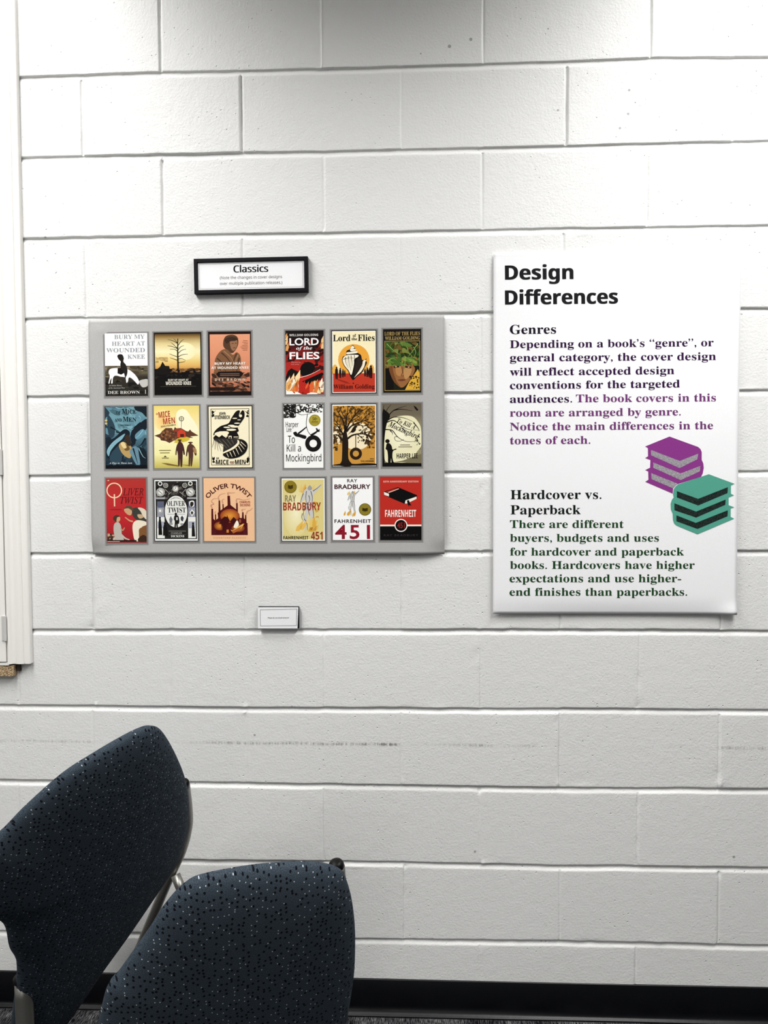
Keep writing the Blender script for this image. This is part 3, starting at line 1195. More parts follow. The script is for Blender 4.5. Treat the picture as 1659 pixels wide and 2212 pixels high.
# 2 --- bare tree on a yellow sky
def bg(p):
    p.rect((18, 14, 12), 637, 200, 1060, 760)
    p.vgrad(644, 1052, [(210, (60, 42, 26)), (240, (150, 118, 66)), (300, (226, 206, 146)), (370, (250, 240, 192)), (440, (238, 214, 140)), (490, (228, 184, 104)), (525, (206, 150, 80))])
    p.ell((253, 246, 208), 900, 370, 110, 80, 28, (247, 236, 184))
c = Cover(180, 670, (637, 200, 1060, 760), bg, 'dark cover with a bare tree against a yellow sky')
def art(p):
    p.rect((14, 12, 11), 640, 528, 1056, 756)
    p.blobs([(120, 84, 48), (70, 50, 32), (150, 110, 66)], 26, (780, 520, 1052, 560), 9, 8, 2.2, 0)
    p.blobs([(30, 27, 24), (8, 8, 8), (44, 38, 32)], 30, (640, 560, 1056, 620), 12, 9, 2, 0)
    p.blobs([(200, 170, 110), (180, 150, 96)], 12, (650, 420, 760, 470), 12, 10, 2.5, 0)
    B_ = (38, 28, 20)
    p.stroke(B_, [(851, 255), (849, 380), (851, 535)], 7, 16)
    p.strokes(B_, [[(849, 345), (800, 325), (758, 318)], [(849, 345), (815, 310), (790, 290)], [(850, 300), (810, 275), (760, 262)], [(850, 300), (830, 270), (812, 252)], [(850, 320), (880, 280), (905, 262)], [(850, 390), (885, 360), (925, 350)],
                   [(850, 420), (890, 400), (940, 395)], [(850, 420), (810, 405), (775, 390)], [(850, 440), (880, 435), (920, 450)], [(850, 450), (820, 440), (780, 425)], [(850, 360), (875, 330), (905, 318)], [(850, 470), (880, 468), (915, 460)], [(850, 370), (820, 350), (780, 350)]], 6, 2)
    p.poly((24, 20, 18), [(660, 530), (690, 505), (712, 460), (736, 498), (770, 500), (778, 530)])
    p.poly((20, 17, 15), [(640, 545), (700, 520), (780, 540), (780, 580), (640, 580)])
    p.frame((20, 14, 10), 637, 200, 1060, 760, 8)
c.part('cover_picture', art)
def t(p):
    p.text('BURY MY HEART AT', 760, 942, 636, 19, (226, 222, 206), 'sansb')
    p.text('WOUNDED KNEE', 738, 966, 671, 31, (244, 240, 226), 'sansb')
    p.rect((70, 64, 54), 690, 682, 1010, 686)
c.part('title_lettering', t)


# 3 --- salmon cover, seated figure
def bg(p):
    p.rect((30, 18, 16), 1122, 192, 1505, 765)
    p.vgrad(1136, 1496, [(216, (232, 160, 124)), (420, (222, 146, 110)), (640, (204, 128, 96)), (735, (150, 92, 68))])
c = Cover(180, 670, (1122, 192, 1505, 765), bg, 'salmon pink cover with a wrapped seated figure')
def art(p):
    p.curve((86, 58, 40), [(1262, 262), (1290, 228), (1350, 222), (1386, 246), (1392, 300), (1372, 350), (1336, 386), (1290, 360), (1258, 322)])
    p.curve((150, 108, 78), [(1318, 268), (1350, 256), (1380, 272), (1382, 312), (1364, 352), (1342, 364), (1322, 330)])
    p.curve((60, 40, 30), [(1270, 266), (1320, 240), (1384, 252), (1370, 274), (1320, 280), (1290, 300)])
    p.stroke((70, 46, 34), [(1332, 300), (1350, 298)], 5); p.stroke((70, 46, 34), [(1362, 298), (1378, 296)], 5); p.stroke((80, 50, 38), [(1344, 340), (1366, 338)], 5)
    p.curve((126, 88, 60), [(1176, 520), (1186, 430), (1236, 362), (1290, 352), (1340, 400), (1376, 378), (1408, 410), (1414, 480), (1404, 560), (1420, 620), (1180, 640)])
    p.strokes((78, 52, 36), [[(1240, 380), (1300, 440), (1340, 520)], [(1200, 430), (1250, 480), (1280, 560)], [(1376, 390), (1350, 450), (1345, 540)], [(1210, 520), (1260, 560), (1290, 620)], [(1400, 430), (1380, 500), (1375, 600)]], 13, 5)
    p.strokes((166, 122, 88), [[(1262, 366), (1320, 420), (1350, 470)], [(1190, 470), (1230, 520), (1262, 580)], [(1390, 400), (1370, 450), (1360, 500)]], 9, 3)
    p.blobs([(96, 62, 44), (60, 40, 30), (130, 84, 60)], 60, (1150, 560, 1492, 735), 16, 21, 2.4, .2)
    p.poly((26, 17, 15), [(1190, 575), (1212, 550), (1414, 548), (1436, 571), (1414, 598), (1212, 600)])
    p.blobs([(30, 20, 17), (190, 120, 92)], 26, (1150, 640, 1492, 700), 9, 22, 3, .25)
    p.rect((34, 20, 17), 1136, 690, 1360, 720); p.rect((22, 14, 12), 1128, 730, 1500, 765)
c.part('cover_picture', art)
def t(p):
    p.text('BURY MY HEART', 1178, 1455, 489, 22, (246, 240, 232), 'sansb')
    p.text('AT WOUNDED KNEE', 1148, 1483, 527, 22, (246, 240, 232), 'sansb')
c.part('title_lettering', t)
def t(p):
    p.text('DEE BROWN', 1180, 1450, 634, 22, (214, 196, 180), 'sansb', space=1.5)
c.part('author_lettering', t)
def t(p):
    for i, (a, b) in enumerate(((1435, 1475), (1428, 1476), (1440, 1478), (1424, 1476), (1412, 1478), (1420, 1474), (1430, 1474))):
        p.rect((176, 110, 82), a, 272 + i * 14, b, 276 + i * 14)
c.part('small_print', t)
c.part('subtitle_lettering', lambda p: [p.rect((150, 110, 90), 1225, y, 1400, y + 5) for y in (568, 582)])


# 4 --- red and black flames
c = Cover(580, 670, (155, 183, 495, 755), (178, 40, 32), 'red and black cover with flames and white capitals')
def art(p):
    p.vgrad(155, 495, [(183, (20, 14, 14)), (300, (30, 14, 14)), (390, (120, 28, 24)), (470, (176, 40, 32))])
    p.blobs([(16, 12, 12), (50, 16, 16), (130, 30, 26)], 50, (155, 250, 495, 470), 24, 31, .6, 1.2)
    p.leaf_flames([(228, 160, 90), (240, 200, 140), (206, 96, 50)], 6, (158, 240, 172, 370), 52, 32, .35)
    p.leaf_flames([(228, 160, 90), (240, 200, 140), (206, 96, 50)], 6, (462, 250, 484, 380), 60, 33, .25)
    p.blobs([(14, 11, 11), (60, 18, 16)], 16, (400, 470, 495, 660), 26, 34, .6, 1.2)
    p.curve((186, 40, 34), [(230, 640), (330, 590), (470, 540), (495, 560), (440, 620), (350, 690), (240, 720)])
    p.poly((20, 13, 12), [(155, 600), (175, 545), (205, 520), (240, 538), (278, 555), (236, 596), (200, 640), (155, 660)])
    p.curve((14, 11, 11), [(282, 556), (298, 492), (352, 464), (402, 482), (416, 520), (396, 562), (350, 586), (305, 588)])
    p.poly((16, 12, 12), [(300, 640), (380, 605), (480, 560), (495, 575), (430, 640), (360, 668)])
    p.stroke((244, 226, 206), [(236, 612), (330, 592), (400, 566), (465, 532)], 6, 3)
    p.leaf_flames([(250, 224, 170), (240, 176, 100), (226, 128, 60), (252, 244, 220)], 22, (160, 640, 250, 752), 95, 35, .3)
    p.leaf_flames([(250, 224, 170), (240, 176, 100), (226, 128, 60), (252, 244, 220)], 26, (360, 690, 478, 752), 80, 36, .35)
    p.leaf_flames([(186, 40, 32), (160, 32, 28), (226, 100, 50)], 10, (240, 730, 380, 754), 90, 37, .2)
    p.poly((252, 250, 244), [(157, 755), (157, 712), (178, 730), (205, 722), (232, 748), (262, 736), (300, 755)])
    p.poly((252, 250, 244), [(340, 755), (380, 738), (430, 742), (440, 755)])
c.part('cover_picture', art)
def t(p):
    p.text('LORD', 190, 452, 313, 62, (252, 250, 248), 'sans', .022)
    p.text('of the', 250, 394, 354, 28, (252, 250, 248), 'seriti')
    p.text('FLIES', 190, 458, 438, 62, (252, 250, 248), 'sans', .022)
c.part('title_lettering', t)
def t(p):
    p.text('WILLIAM GOLDING', 190, 448, 233, 20, (214, 210, 206), 'sansb')
c.part('author_lettering', t)
def t(p):
    p.text('Afterword by', 205, 290, 472, 12, (226, 150, 140), 'sans'); p.text('Lois Lowry', 205, 276, 490, 12, (226, 150, 140), 'sans')
c.part('subtitle_lettering', t)


# 5 --- conch on an orange disc
def bg(p):
    p.rect(BK, 565, 180, 968, 748)
    p.rect(WH, 572, 187, 961, 741)
    p.rect((250, 238, 194), 578, 193, 955, 735)
c = Cover(580, 670, (565, 180, 968, 748), bg, 'cream cover with a seashell on an orange disc')
def art(p):
    p.ell((238, 168, 62), 765, 445, 140)
    p.ell((236, 176, 80), 596, 540, 26, 54, 20); p.ell((236, 176, 80), 922, 540, 26, 52, 20)
    p.rect((192, 58, 38), 578, 566, 955, 735)
    p.poly((150, 40, 28), [(610, 612), (700, 640), (735, 660), (690, 656), (620, 626)])
    for (x, y, s) in ((610, 560, 1.15), (643, 560, .95), (667, 564, .75), (684, 566, .6), (865, 560, .7), (886, 556, .9), (918, 552, 1.2), (905, 562, .8)):
        p.many((34, 16, 14), [[(x - 10 * s, y - 30 * s), (x + 10 * s, y - 30 * s), (x + 12 * s, y + 5 * s), (x + 8 * s, y + 50 * s), (x - 1 * s, y + 50 * s), (x, y + 10 * s), (x - 3 * s, y + 50 * s), (x - 9 * s, y + 50 * s), (x - 12 * s, y)]])
        p.ell((34, 16, 14), x, y - 38 * s, 7 * s, 9 * s, 12)
    p.curve((24, 20, 18), [(755, 311), (776, 340), (794, 378), (828, 402), (842, 448), (876, 436), (888, 415), (874, 452), (882, 474), (864, 510), (838, 560), (790, 596), (758, 626), (732, 592), (712, 544), (680, 502), (660, 452), (668, 416), (696, 402), (700, 366), (728, 350)])
    I = (248, 240, 216)
    p.curve(I, [(755, 318), (770, 340), (735, 345)])
    p.curve(I, [(732, 350), (774, 348), (786, 362), (742, 368)]); p.curve(I, [(704, 378), (740, 374), (790, 368), (796, 384), (740, 392), (702, 394)])
    p.curve(I, [(672, 424), (702, 404), (760, 400), (806, 404), (800, 420), (772, 440), (764, 500), (742, 580), (718, 540), (684, 498), (666, 454)])
    p.curve(I, [(848, 456), (872, 448), (866, 474), (858, 506), (830, 552), (790, 586), (768, 606), (800, 560), (836, 500)])
    p.curve((40, 32, 26), [(800, 430), (836, 440), (840, 480), (806, 540), (776, 580), (770, 540), (784, 470)])
    p.strokes((70, 58, 48), [[(690, 420), (694, 470), (716, 520)], [(716, 412), (722, 470), (738, 540)], [(742, 406), (748, 460), (754, 500)], [(770, 404), (772, 430), (766, 460)], [(672, 440), (720, 428), (780, 430)]], 6, 2)
    p.strokes((210, 190, 150), [[(704, 416), (708, 470), (724, 520)], [(730, 410), (736, 460), (746, 520)], [(845, 470), (838, 510), (800, 560)]], 5, 2)
    p.ell((60, 14, 12), 760, 655, 7, 5, 10)
c.part('cover_picture', art)
def t(p):
    p.text('Lord', 580, 735, 276, 56, BK, 'serif')
    p.text('of', 757, 787, 240, 26, BK, 'serif'); p.text('the', 747, 796, 270, 26, BK, 'serif')
    p.text('Flies', 803, 952, 276, 56, BK, 'serif')
c.part('title_lettering', t)
c.part('author_lettering', lambda p: p.text('William Golding', 580, 950, 703, 37, (70, 14, 14), 'serif'))


# 6 --- face among leaves
c = Cover(580, 670, (1028, 170, 1368, 740), (22, 18, 14), 'black cover with a face among green leaves')
def art(p):
    p.rect((24, 28, 16), 1046, 282, 1352, 716)
    p.blobs([(60, 92, 36), (90, 120, 50), (36, 56, 24), (120, 130, 60), (110, 84, 40)], 150, (1046, 284, 1352, 520), 20, 41, 2.2)
    p.rect((14, 12, 10), 1046, 520, 1120, 716)
    p.curve((150, 100, 58), [(1080, 510), (1110, 484), (1180, 470), (1260, 480), (1310, 516), (1300, 570), (1256, 640), (1212, 688), (1176, 690), (1136, 650), (1102, 590)])
    p.curve((116, 72, 40), [(1080, 520), (1110, 500), (1120, 560), (1150, 640), (1180, 690), (1130, 650), (1098, 590)])
    p.curve((178, 126, 76), [(1140, 520), (1180, 500), (1200, 560), (1196, 590), (1150, 580)])
    p.curve((186, 138, 86), [(1220, 520), (1280, 520), (1270, 580), (1230, 620), (1212, 580)])
    p.poly((40, 26, 18), [(1118, 504), (1170, 496), (1172, 512), (1124, 518)]); p.poly((40, 26, 18), [(1222, 500), (1280, 508), (1276, 524), (1226, 516)])
    p.ell((226, 200, 160), 1142, 507, 8, 4, 10); p.ell((226, 200, 160), 1256, 512, 8, 4, 10)
    p.stroke((90, 54, 32), [(1196, 510), (1200, 560), (1188, 586), (1212, 590)], 7, 4)
    p.curve((110, 58, 40), [(1158, 626), (1190, 618), (1230, 622), (1212, 634), (1180, 636)])
    p.blobs([(92, 128, 50), (130, 150, 64), (70, 100, 40), (150, 110, 50)], 50, (1070, 420, 1330, 500), 15, 42, 3, .6)
    p.strokes((130, 160, 80), [[(1060, 300), (1120, 360), (1180, 400)], [(1340, 300), (1290, 370), (1250, 420)], [(1230, 420), (1220, 500), (1236, 560)], [(1060, 460), (1110, 430), (1150, 450)], [(1300, 330), (1320, 380), (1300, 430)]], 8, 2)
    p.poly((220, 170, 60), [(1222, 716), (1262, 640), (1338, 530), (1352, 560), (1352, 716)])
    p.blobs([(70, 44, 18), (50, 32, 14)], 34, (1262, 590, 1350, 710), 8, 43, 1.2)
    p.frame((196, 164, 92), 1040, 275, 1358, 723, 4)
c.part('cover_picture', art)
c.part('title_lettering', lambda p: p.text('LORD OF THE FLIES', 1040, 1358, 226, 32, (176, 150, 92), 'serif'))
c.part('author_lettering', lambda p: p.text('WILLIAM GOLDING', 1045, 1358, 266, 30, (186, 160, 100), 'serif'))

# 7 --- denim
c = Cover(180, 860, (200, 75, 575, 632), (74, 112, 126), 'slate blue cover of folded denim cloth')
def art(p):
    p.vgrad(200, 575, [(75, (70, 104, 118)), (160, (112, 156, 168)), (330, (84, 124, 138)), (460, (48, 74, 88)), (632, (14, 20, 28))])
    D, L_ = (22, 32, 42), (130, 176, 190)
    p.curve((40, 58, 70), [(200, 75), (250, 75), (240, 140), (222, 200), (248, 260), (262, 340), (220, 420), (200, 420)])
    p.blobs([(104, 148, 162), (96, 138, 152), (124, 168, 180), (112, 156, 168)], 40, (205, 80, 570, 330), 26, 97, 2.4, .7)
    p.blobs([(40, 62, 76), (70, 104, 120), (24, 36, 46)], 40, (205, 330, 570, 600), 24, 98, 2.4, -.7)
    p.curve((44, 66, 78), [(226, 150), (262, 190), (290, 260), (280, 340), (240, 350), (222, 250)])
    p.curve(D, [(470, 75), (575, 75), (575, 170), (530, 130), (480, 110)])
    p.curve(D, [(575, 190), (520, 220), (450, 280), (430, 330), (440, 400), (480, 380), (520, 320), (575, 270)])
    p.curve((100, 146, 164), [(470, 330), (530, 280), (560, 300), (530, 350), (480, 372)])
    p.curve(D, [(220, 400), (290, 350), (370, 280), (420, 300), (410, 350), (340, 390), (320, 430), (260, 480), (240, 540), (210, 520)])
    p.curve(L_, [(215, 470), (262, 400), (340, 340), (380, 320), (350, 370), (300, 410), (250, 470), (230, 520)])
    p.curve((46, 70, 84), [(240, 520), (300, 440), (330, 430), (350, 520), (330, 580), (260, 580)])
    p.curve((186, 154, 96), [(322, 424), (352, 392), (384, 400), (430, 430), (436, 480), (424, 536), (388, 528), (348, 490)])
    p.curve((110, 84, 50), [(360, 420), (400, 420), (420, 460), (380, 470)]); p.curve((232, 208, 150), [(340, 410), (366, 394), (392, 440), (366, 450)])
    p.curve((56, 44, 34), [(376, 350), (410, 330), (430, 400), (420, 430), (390, 410)])
    p.curve((104, 140, 156), [(420, 470), (470, 430), (500, 470), (510, 590), (480, 600), (440, 530)])
    p.curve(D, [(500, 440), (560, 480), (575, 560), (540, 610), (510, 560)])
    p.strokes((20, 30, 40), [[(450, 450), (470, 520), (490, 590)], [(300, 300), (340, 310), (400, 290)], [(250, 260), (290, 280), (330, 300)], [(520, 220), (480, 250), (440, 275)], [(560, 360), (520, 420), (480, 440)]], 14, 3)
    p.strokes((150, 196, 206), [[(300, 85), (340, 95), (370, 90)], [(505, 160), (520, 180), (510, 200)], [(540, 290), (500, 340), (470, 360)], [(500, 450), (535, 520), (560, 540)], [(226, 460), (260, 410), (310, 370)]], 7, 2)
    p.rect((12, 16, 22), 205, 600, 575, 632)
    for y in (200, 226): p.ell((206, 186, 130), 212, y, 11, 11, 14)
c.part('cover_picture', art)
def t(p):
    K0 = (10, 14, 20)
    p.text('OF', 303, 342, 146, 30, K0, 'serif'); p.text('M', 355, 402, 140, 44, K0, 'serif'); p.text('ICE', 404, 482, 140, 34, K0, 'serif')
    p.text('AND', 290, 352, 210, 28, K0, 'serif'); p.text('M', 362, 412, 210, 44, K0, 'serif'); p.text('EN', 414, 482, 210, 34, K0, 'serif')
c.part('title_lettering', t)
def t(p):
    p.text('JOHN STEINBECK', 340, 432, 248, 10, (16, 20, 26), 'sansb')
c.part('author_lettering', t)
def t(p):
    p.text('A Play in Three Acts', 235, 440, 590, 16, (206, 214, 214), 'seriti')
c.part('subtitle_lettering', t)


# 8 --- yellow farm, two walkers
def bg(p):
    p.vgrad(638, 1043, [(68, (236, 214, 120)), (160, (248, 226, 150)), (330, (250, 244, 196)), (500, (246, 238, 170)), (628, (196, 180, 80))])
c = Cover(180, 860, (638, 68, 1043, 628), bg, 'yellow cover with a red barn and two walking figures')
def art(p):
    p.ell((246, 196, 122), 720, 200, 76, 96, 24, (249, 228, 158))
    p.curve((252, 246, 210), [(840, 140), (880, 100), (930, 110), (970, 170), (1010, 230), (1030, 300), (900, 300), (850, 230)])
    p.ring((120, 112, 92), 885, 186, 23, 16); p.strokes((120, 112, 92), [[(885, 163), (885, 209)], [(862, 186), (908, 186)], [(885, 186), (883, 266)]], 5, 4)
    p.poly((96, 58, 42), [(640, 335), (690, 320), (712, 296), (742, 268), (800, 268), (812, 290), (826, 258), (840, 272), (880, 268), (925, 296), (945, 300), (960, 282), (975, 300), (990, 310), (1036, 338), (960, 344), (990, 356), (900, 358), (850, 362), (776, 402), (740, 384), (700, 378), (690, 356)])
    p.blobs([(126, 80, 52), (70, 44, 36), (150, 104, 60)], 34, (700, 280, 840, 380), 12, 51)
    p.curve((210, 186, 60), [(818, 396), (860, 358), (920, 346), (958, 362), (930, 386), (860, 400)])
    p.poly((204, 68, 44), [(846, 352), (846, 304), (882, 276), (920, 304), (920, 352)]); p.rect((80, 34, 28), 872, 322, 906, 352)
    p.poly((150, 60, 44), [(800, 300), (846, 270), (884, 276), (846, 304)])
    Mn = (70, 40, 40)
    p.curve(Mn, [(836, 440), (852, 402), (868, 392), (890, 404), (904, 440), (912, 500), (900, 506), (894, 470), (892, 520), (886, 608), (872, 610), (868, 540), (864, 604), (850, 604), (850, 520), (842, 470), (836, 510), (828, 500)])
    p.ell(Mn, 868, 386, 11, 14, 14); p.ell(Mn, 866, 376, 20, 6, 14)
    p.curve((86, 54, 46), [(928, 460), (940, 424), (962, 410), (990, 424), (1012, 460), (1016, 506), (1004, 514), (988, 480), (986, 520), (974, 604), (962, 604), (962, 530), (956, 604), (944, 604), (946, 520), (940, 480), (930, 520), (922, 514)])
    p.ell((86, 54, 46), 963, 404, 10, 12, 14); p.ell((86, 54, 46), 963, 398, 22, 6, 14)
    p.curve((170, 130, 90), [(984, 444), (1012, 456), (1016, 490), (996, 492)])
    p.poly((120, 96, 50), [(700, 580), (760, 584), (866, 606), (850, 612), (760, 600)]); p.poly((140, 116, 60), [(880, 596), (950, 600), (940, 608)])
    for y, a, b in ((467, 682, 786), (490, 690, 776), (536, 706, 768)): p.rect((120, 110, 60), a, y - 3, b, y + 3)
    p.poly((60, 54, 40), [(722, 528), (736, 514), (750, 528)])
c.part('cover_picture', art)
def t(p):
    p.text('MICE', 684, 786, 176, 52, (176, 66, 44), 'sansb', slope=-.10)
    p.text('MEN', 724, 830, 234, 52, (176, 66, 44), 'sansb', slope=-.10)
    p.text('OF', 650 + 10, 676, 150, 16, (176, 66, 44), 'sansb', slope=-.1)
    p.text('JOHN STEINBECK', 700, 836, 262, 14, (120, 100, 70), 'sansb', slope=-.13)
c.part('title_lettering', t)


# 9 --- cream, black woodcut
def bg(p):
    p.rect(BK, 1122, 68, 1520, 628); p.rect((250, 240, 206), 1129, 75, 1513, 621)
c = Cover(180, 860, (1122, 68, 1520, 628), bg, 'cream cover with a black farm track woodcut')
def art(p):
    p.frame((30, 26, 24), 1147, 94, 1491, 601, 5)
    for sx, sy, ax, ay in ((1165, 112, 1, 1), (1473, 112, -1, 1), (1165, 584, 1, -1), (1473, 584, -1, -1)):
        p.strokes((24, 20, 18), [[(sx - 6 * ax, sy + 60 * ay), (sx, sy + 26 * ay), (sx + 26 * ax, sy)]], 6, 3)
        p.blobs([(24, 20, 18)], 10, (sx - 10, min(sy, sy + 60 * ay), sx + 14, max(sy, sy + 60 * ay)), 7, int(sx + sy), 1.8)
    S, Cc = (22, 19, 18), (250, 240, 206)
    p.curve(S, [(1168, 330), (1186, 290), (1236, 250), (1304, 226), (1334, 176), (1368, 126), (1398, 110), (1408, 122), (1398, 160), (1428, 112), (1448, 126), (1446, 176), (1416, 222), (1388, 262), (1396, 296), (1350, 316), (1290, 306), (1230, 296), (1196, 316)])
    p.ell(Cc, 1414, 160, 13)
    for x, y, a in ((1362, 182, 22), (1400, 196, 16), (1382, 226, 26), (1330, 246, 30), (1360, 256, 40), (1290, 262, 30), (1330, 284, 44)): p.ell(Cc, x, y, a, a * .22, 16)
    p.curve(Cc, [(1180, 320), (1220, 300), (1300, 300), (1300, 340), (1220, 350)])
    p.poly(S, [(1168, 352), (1190, 330), (1220, 350), (1246, 330), (1280, 356), (1300, 340), (1300, 366), (1170, 366)])
    p.poly(S, [(1296, 330), (1318, 300), (1376, 300), (1396, 336), (1396, 362), (1300, 362)]); p.rect(Cc, 1306, 338, 1332, 362); p.rect(S, 1312, 346, 1326, 362); p.rect(Cc, 1350, 346, 1390, 352)
    p.curve((48, 44, 40), [(1172, 364), (1300, 362), (1386, 366), (1430, 372), (1466, 400), (1474, 440), (1452, 490), (1396, 528), (1320, 542), (1270, 524), (1254, 490), (1256, 420), (1220, 400)])
    p.curve(Cc, [(1256, 484), (1330, 446), (1380, 404), (1384, 376), (1398, 384), (1398, 412), (1350, 456), (1256, 496)])
    p.curve(S, [(1256, 500), (1340, 466), (1400, 414), (1410, 376), (1458, 396), (1472, 440), (1450, 492), (1394, 526), (1320, 540), (1272, 526)])
    p.strokes((230, 220, 190), [[(1288, 496), (1304, 530)], [(1316, 484), (1336, 528)], [(1344, 470), (1366, 520)], [(1370, 450), (1396, 506)], [(1392, 430), (1424, 484)], [(1406, 410), (1446, 460)], [(1414, 392), (1460, 434)]], 8, 3)
    p.strokes((120, 114, 100), [[(1190, 376), (1260, 440)], [(1216, 372), (1290, 450)], [(1250, 370), (1310, 440)], [(1290, 370), (1330, 424)], [(1330, 370), (1350, 410)]], 4, 3)
    p.strokes((60, 54, 46), [[(1176, 372), (1158, 440)], [(1186, 376), (1182, 460)], [(1196, 380), (1210, 470)], [(1206, 384), (1236, 474)]], 4, 2)
c.part('cover_picture', art)
def t(p):
    p.text('OF', 1193, 1217, 548, 18, BK, 'sansb'); p.text('MICE', 1190, 1303, 592, 40, BK, 'sansb'); p.text('AND', 1314, 1352, 582, 18, (120, 50, 40), 'sansb'); p.text('MEN', 1360, 1453, 592, 40, BK, 'sansb')
    p.rect((120, 50, 40), 1316, 586, 1350, 589)
c.part('title_lettering', t)
def t(p):
    p.text('JOHN', 1222, 1280, 150, 24, (40, 34, 30), 'sansb', slope=-.02); p.text('STEINBECK', 1182, 1320, 186, 30, (30, 26, 24), 'sansb')
c.part('author_lettering', t)

# 10 --- white, tyre swing
c = Cover(580, 860, (140, 55, 492, 625), (251, 251, 247), 'white cover with a black tyre swing and gold seal')
def art(p):
    S = (22, 20, 20)
    p.blobs([S, (40, 38, 36), (70, 66, 62)], 110, (140, 55, 250, 178), 9, 61, 1.8)
    p.blobs([S, (60, 56, 54), (110, 104, 98)], 70, (250, 55, 492, 130), 7, 62, 1.8)
    p.stroke(S, [(140, 70), (200, 110), (260, 130), (330, 100), (400, 90), (485, 125)], 14, 5)
    p.strokes(S, [[(200, 110), (240, 80), (280, 60)], [(260, 130), (300, 150), (380, 140)], [(330, 100), (360, 130), (420, 130)], [(160, 85), (170, 140), (150, 180)]], 6, 2)
    p.stroke(S, [(352, 140), (342, 230), (352, 290), (378, 330)], 5, 5)
    p.ring(S, 402, 407, 72, 34, 1.03)
    p.curve(S, [(224, 310), (250, 300), (262, 316), (300, 326), (340, 340), (330, 366), (280, 350), (242, 340)])
    p.stroke(S, [(268, 318), (310, 286), (346, 256)], 16, 8)
    p.stroke(S, [(380, 336), (420, 312), (446, 292)], 20, 12)
    p.poly(S, [(425, 268), (440, 272), (446, 286), (460, 276), (460, 302), (436, 304)])
c.part('cover_picture', art)
def seal(p):
    p.ell((176, 160, 60), 417, 200, 52); p.ring((120, 106, 34), 417, 200, 47, 44); p.text('50', 396, 430, 200, 24, (40, 34, 16), 'serif'); p.text('th', 431, 442, 190, 9, (40, 34, 16), 'serif')
    p.rect((60, 52, 20), 388, 208, 446, 212); p.text('Anniversary', 386, 448, 226, 9, (60, 52, 20), 'sansb')
c.part('seal', seal, 'gold round seal')
def t(p):
    for s, a, b, y, q in (('To', 176, 238, 400, 64), ('Kill a', 165, 292, 478, 62), ('Mockingbird', 158, 474, 566, 62)):
        p.text(s, a, b, y, q, (20, 18, 18), 'sansr')
c.part('title_lettering', t)
def t(p):
    p.text('Harper', 158, 272, 258, 46, (40, 36, 36), 'sansr'); p.text('Lee', 165, 208, 300, 40, (40, 36, 36), 'sansr')
c.part('author_lettering', t)


# 11 --- ochre tree with swing
def bg(p):
    p.rect(BK, 568, 52, 970, 617); p.rect(WH, 574, 58, 965, 611); p.rect((198, 142, 58), 580, 68, 958, 604)
c = Cover(580, 860, (568, 52, 970, 617), bg, 'ochre cover with a tree, tyre swing and bird')
def art(p):
    p.ell((250, 234, 196), 790, 340, 134, 126)
    p.ell((250, 234, 196), 620, 330, 44, 90, 20)
    p.poly((206, 150, 66), [(580, 380), (620, 400), (660, 440), (660, 604), (580, 604)])
    p.poly((206, 150, 66), [(700, 470), (760, 455), (860, 460), (958, 440), (958, 604), (700, 604)])
    T = (34, 24, 16)
    p.blobs([(120, 84, 34), (90, 62, 26), (160, 112, 46)], 190, (582, 70, 956, 250), 10, 71, 1.7)
    p.blobs([(110, 78, 32), (84, 58, 24)], 60, (582, 250, 660, 400), 9, 72, 1.7, None, None)
    p.blobs([(100, 70, 28), (70, 48, 22)], 46, (860, 250, 956, 450), 9, 73, 1.7)
    p.blobs([(60, 42, 20)], 16, (580, 390, 620, 470), 7, 74, 1.8)
    p.curve(T, [(636, 604), (656, 560), (662, 440), (664, 340), (690, 270), (706, 330), (716, 400), (716, 540), (752, 604)], 4)
    p.strokes(T, [[(690, 310), (670, 200), (610, 100)], [(690, 300), (700, 200), (715, 80)], [(694, 290), (740, 200), (830, 90)], [(700, 300), (760, 240), (900, 190)], [(700, 370), (760, 330), (850, 320), (940, 345)], [(668, 380), (620, 330), (585, 330)], [(672, 330), (630, 260), (585, 220)]], 18, 4)
    p.strokes(T, [[(650, 170), (600, 150), (584, 120)], [(700, 190), (660, 130), (650, 80)], [(708, 150), (740, 110), (750, 76)], [(740, 205), (790, 180), (850, 130)], [(780, 150), (780, 110), (790, 76)], [(830, 215), (880, 160), (940, 120)], [(870, 205), (910, 220), (950, 210)], [(800, 120), (850, 110), (900, 76)],
                  [(640, 280), (600, 290), (582, 280)], [(630, 240), (600, 200), (586, 170)], [(820, 320), (860, 280), (900, 260)], [(860, 320), (900, 300), (940, 300)], [(800, 325), (840, 360), (870, 390)], [(610, 330), (590, 380), (600, 420)], [(880, 330), (900, 380), (905, 440)], [(800, 230), (850, 250), (900, 240)]], 8, 2)
    p.blobs([T], 40, (800, 240, 930, 400), 6, 75, 2.0)
    p.stroke(T, [(783, 325), (783, 450)], 6, 6)
    p.ring((44, 28, 16), 783, 497, 54, 28)
    p.curve(T, [(710, 330), (740, 296), (756, 268), (776, 248), (798, 254), (786, 268), (782, 290), (760, 308), (738, 308)])
    p.curve((28, 20, 14), [(580, 604), (640, 588), (700, 584), (780, 590), (860, 584), (958, 588), (958, 604)], 3)
c.part('cover_picture', art)
def t(p):
    p.text('HARPER LEE', 908, 946, 549, 9, (50, 32, 16), 'sansb'); p.text('TO KILL A MOCKINGBIRD', 826, 946, 571, 13, (50, 32, 16), 'sansb')
c.part('title_lettering', t)


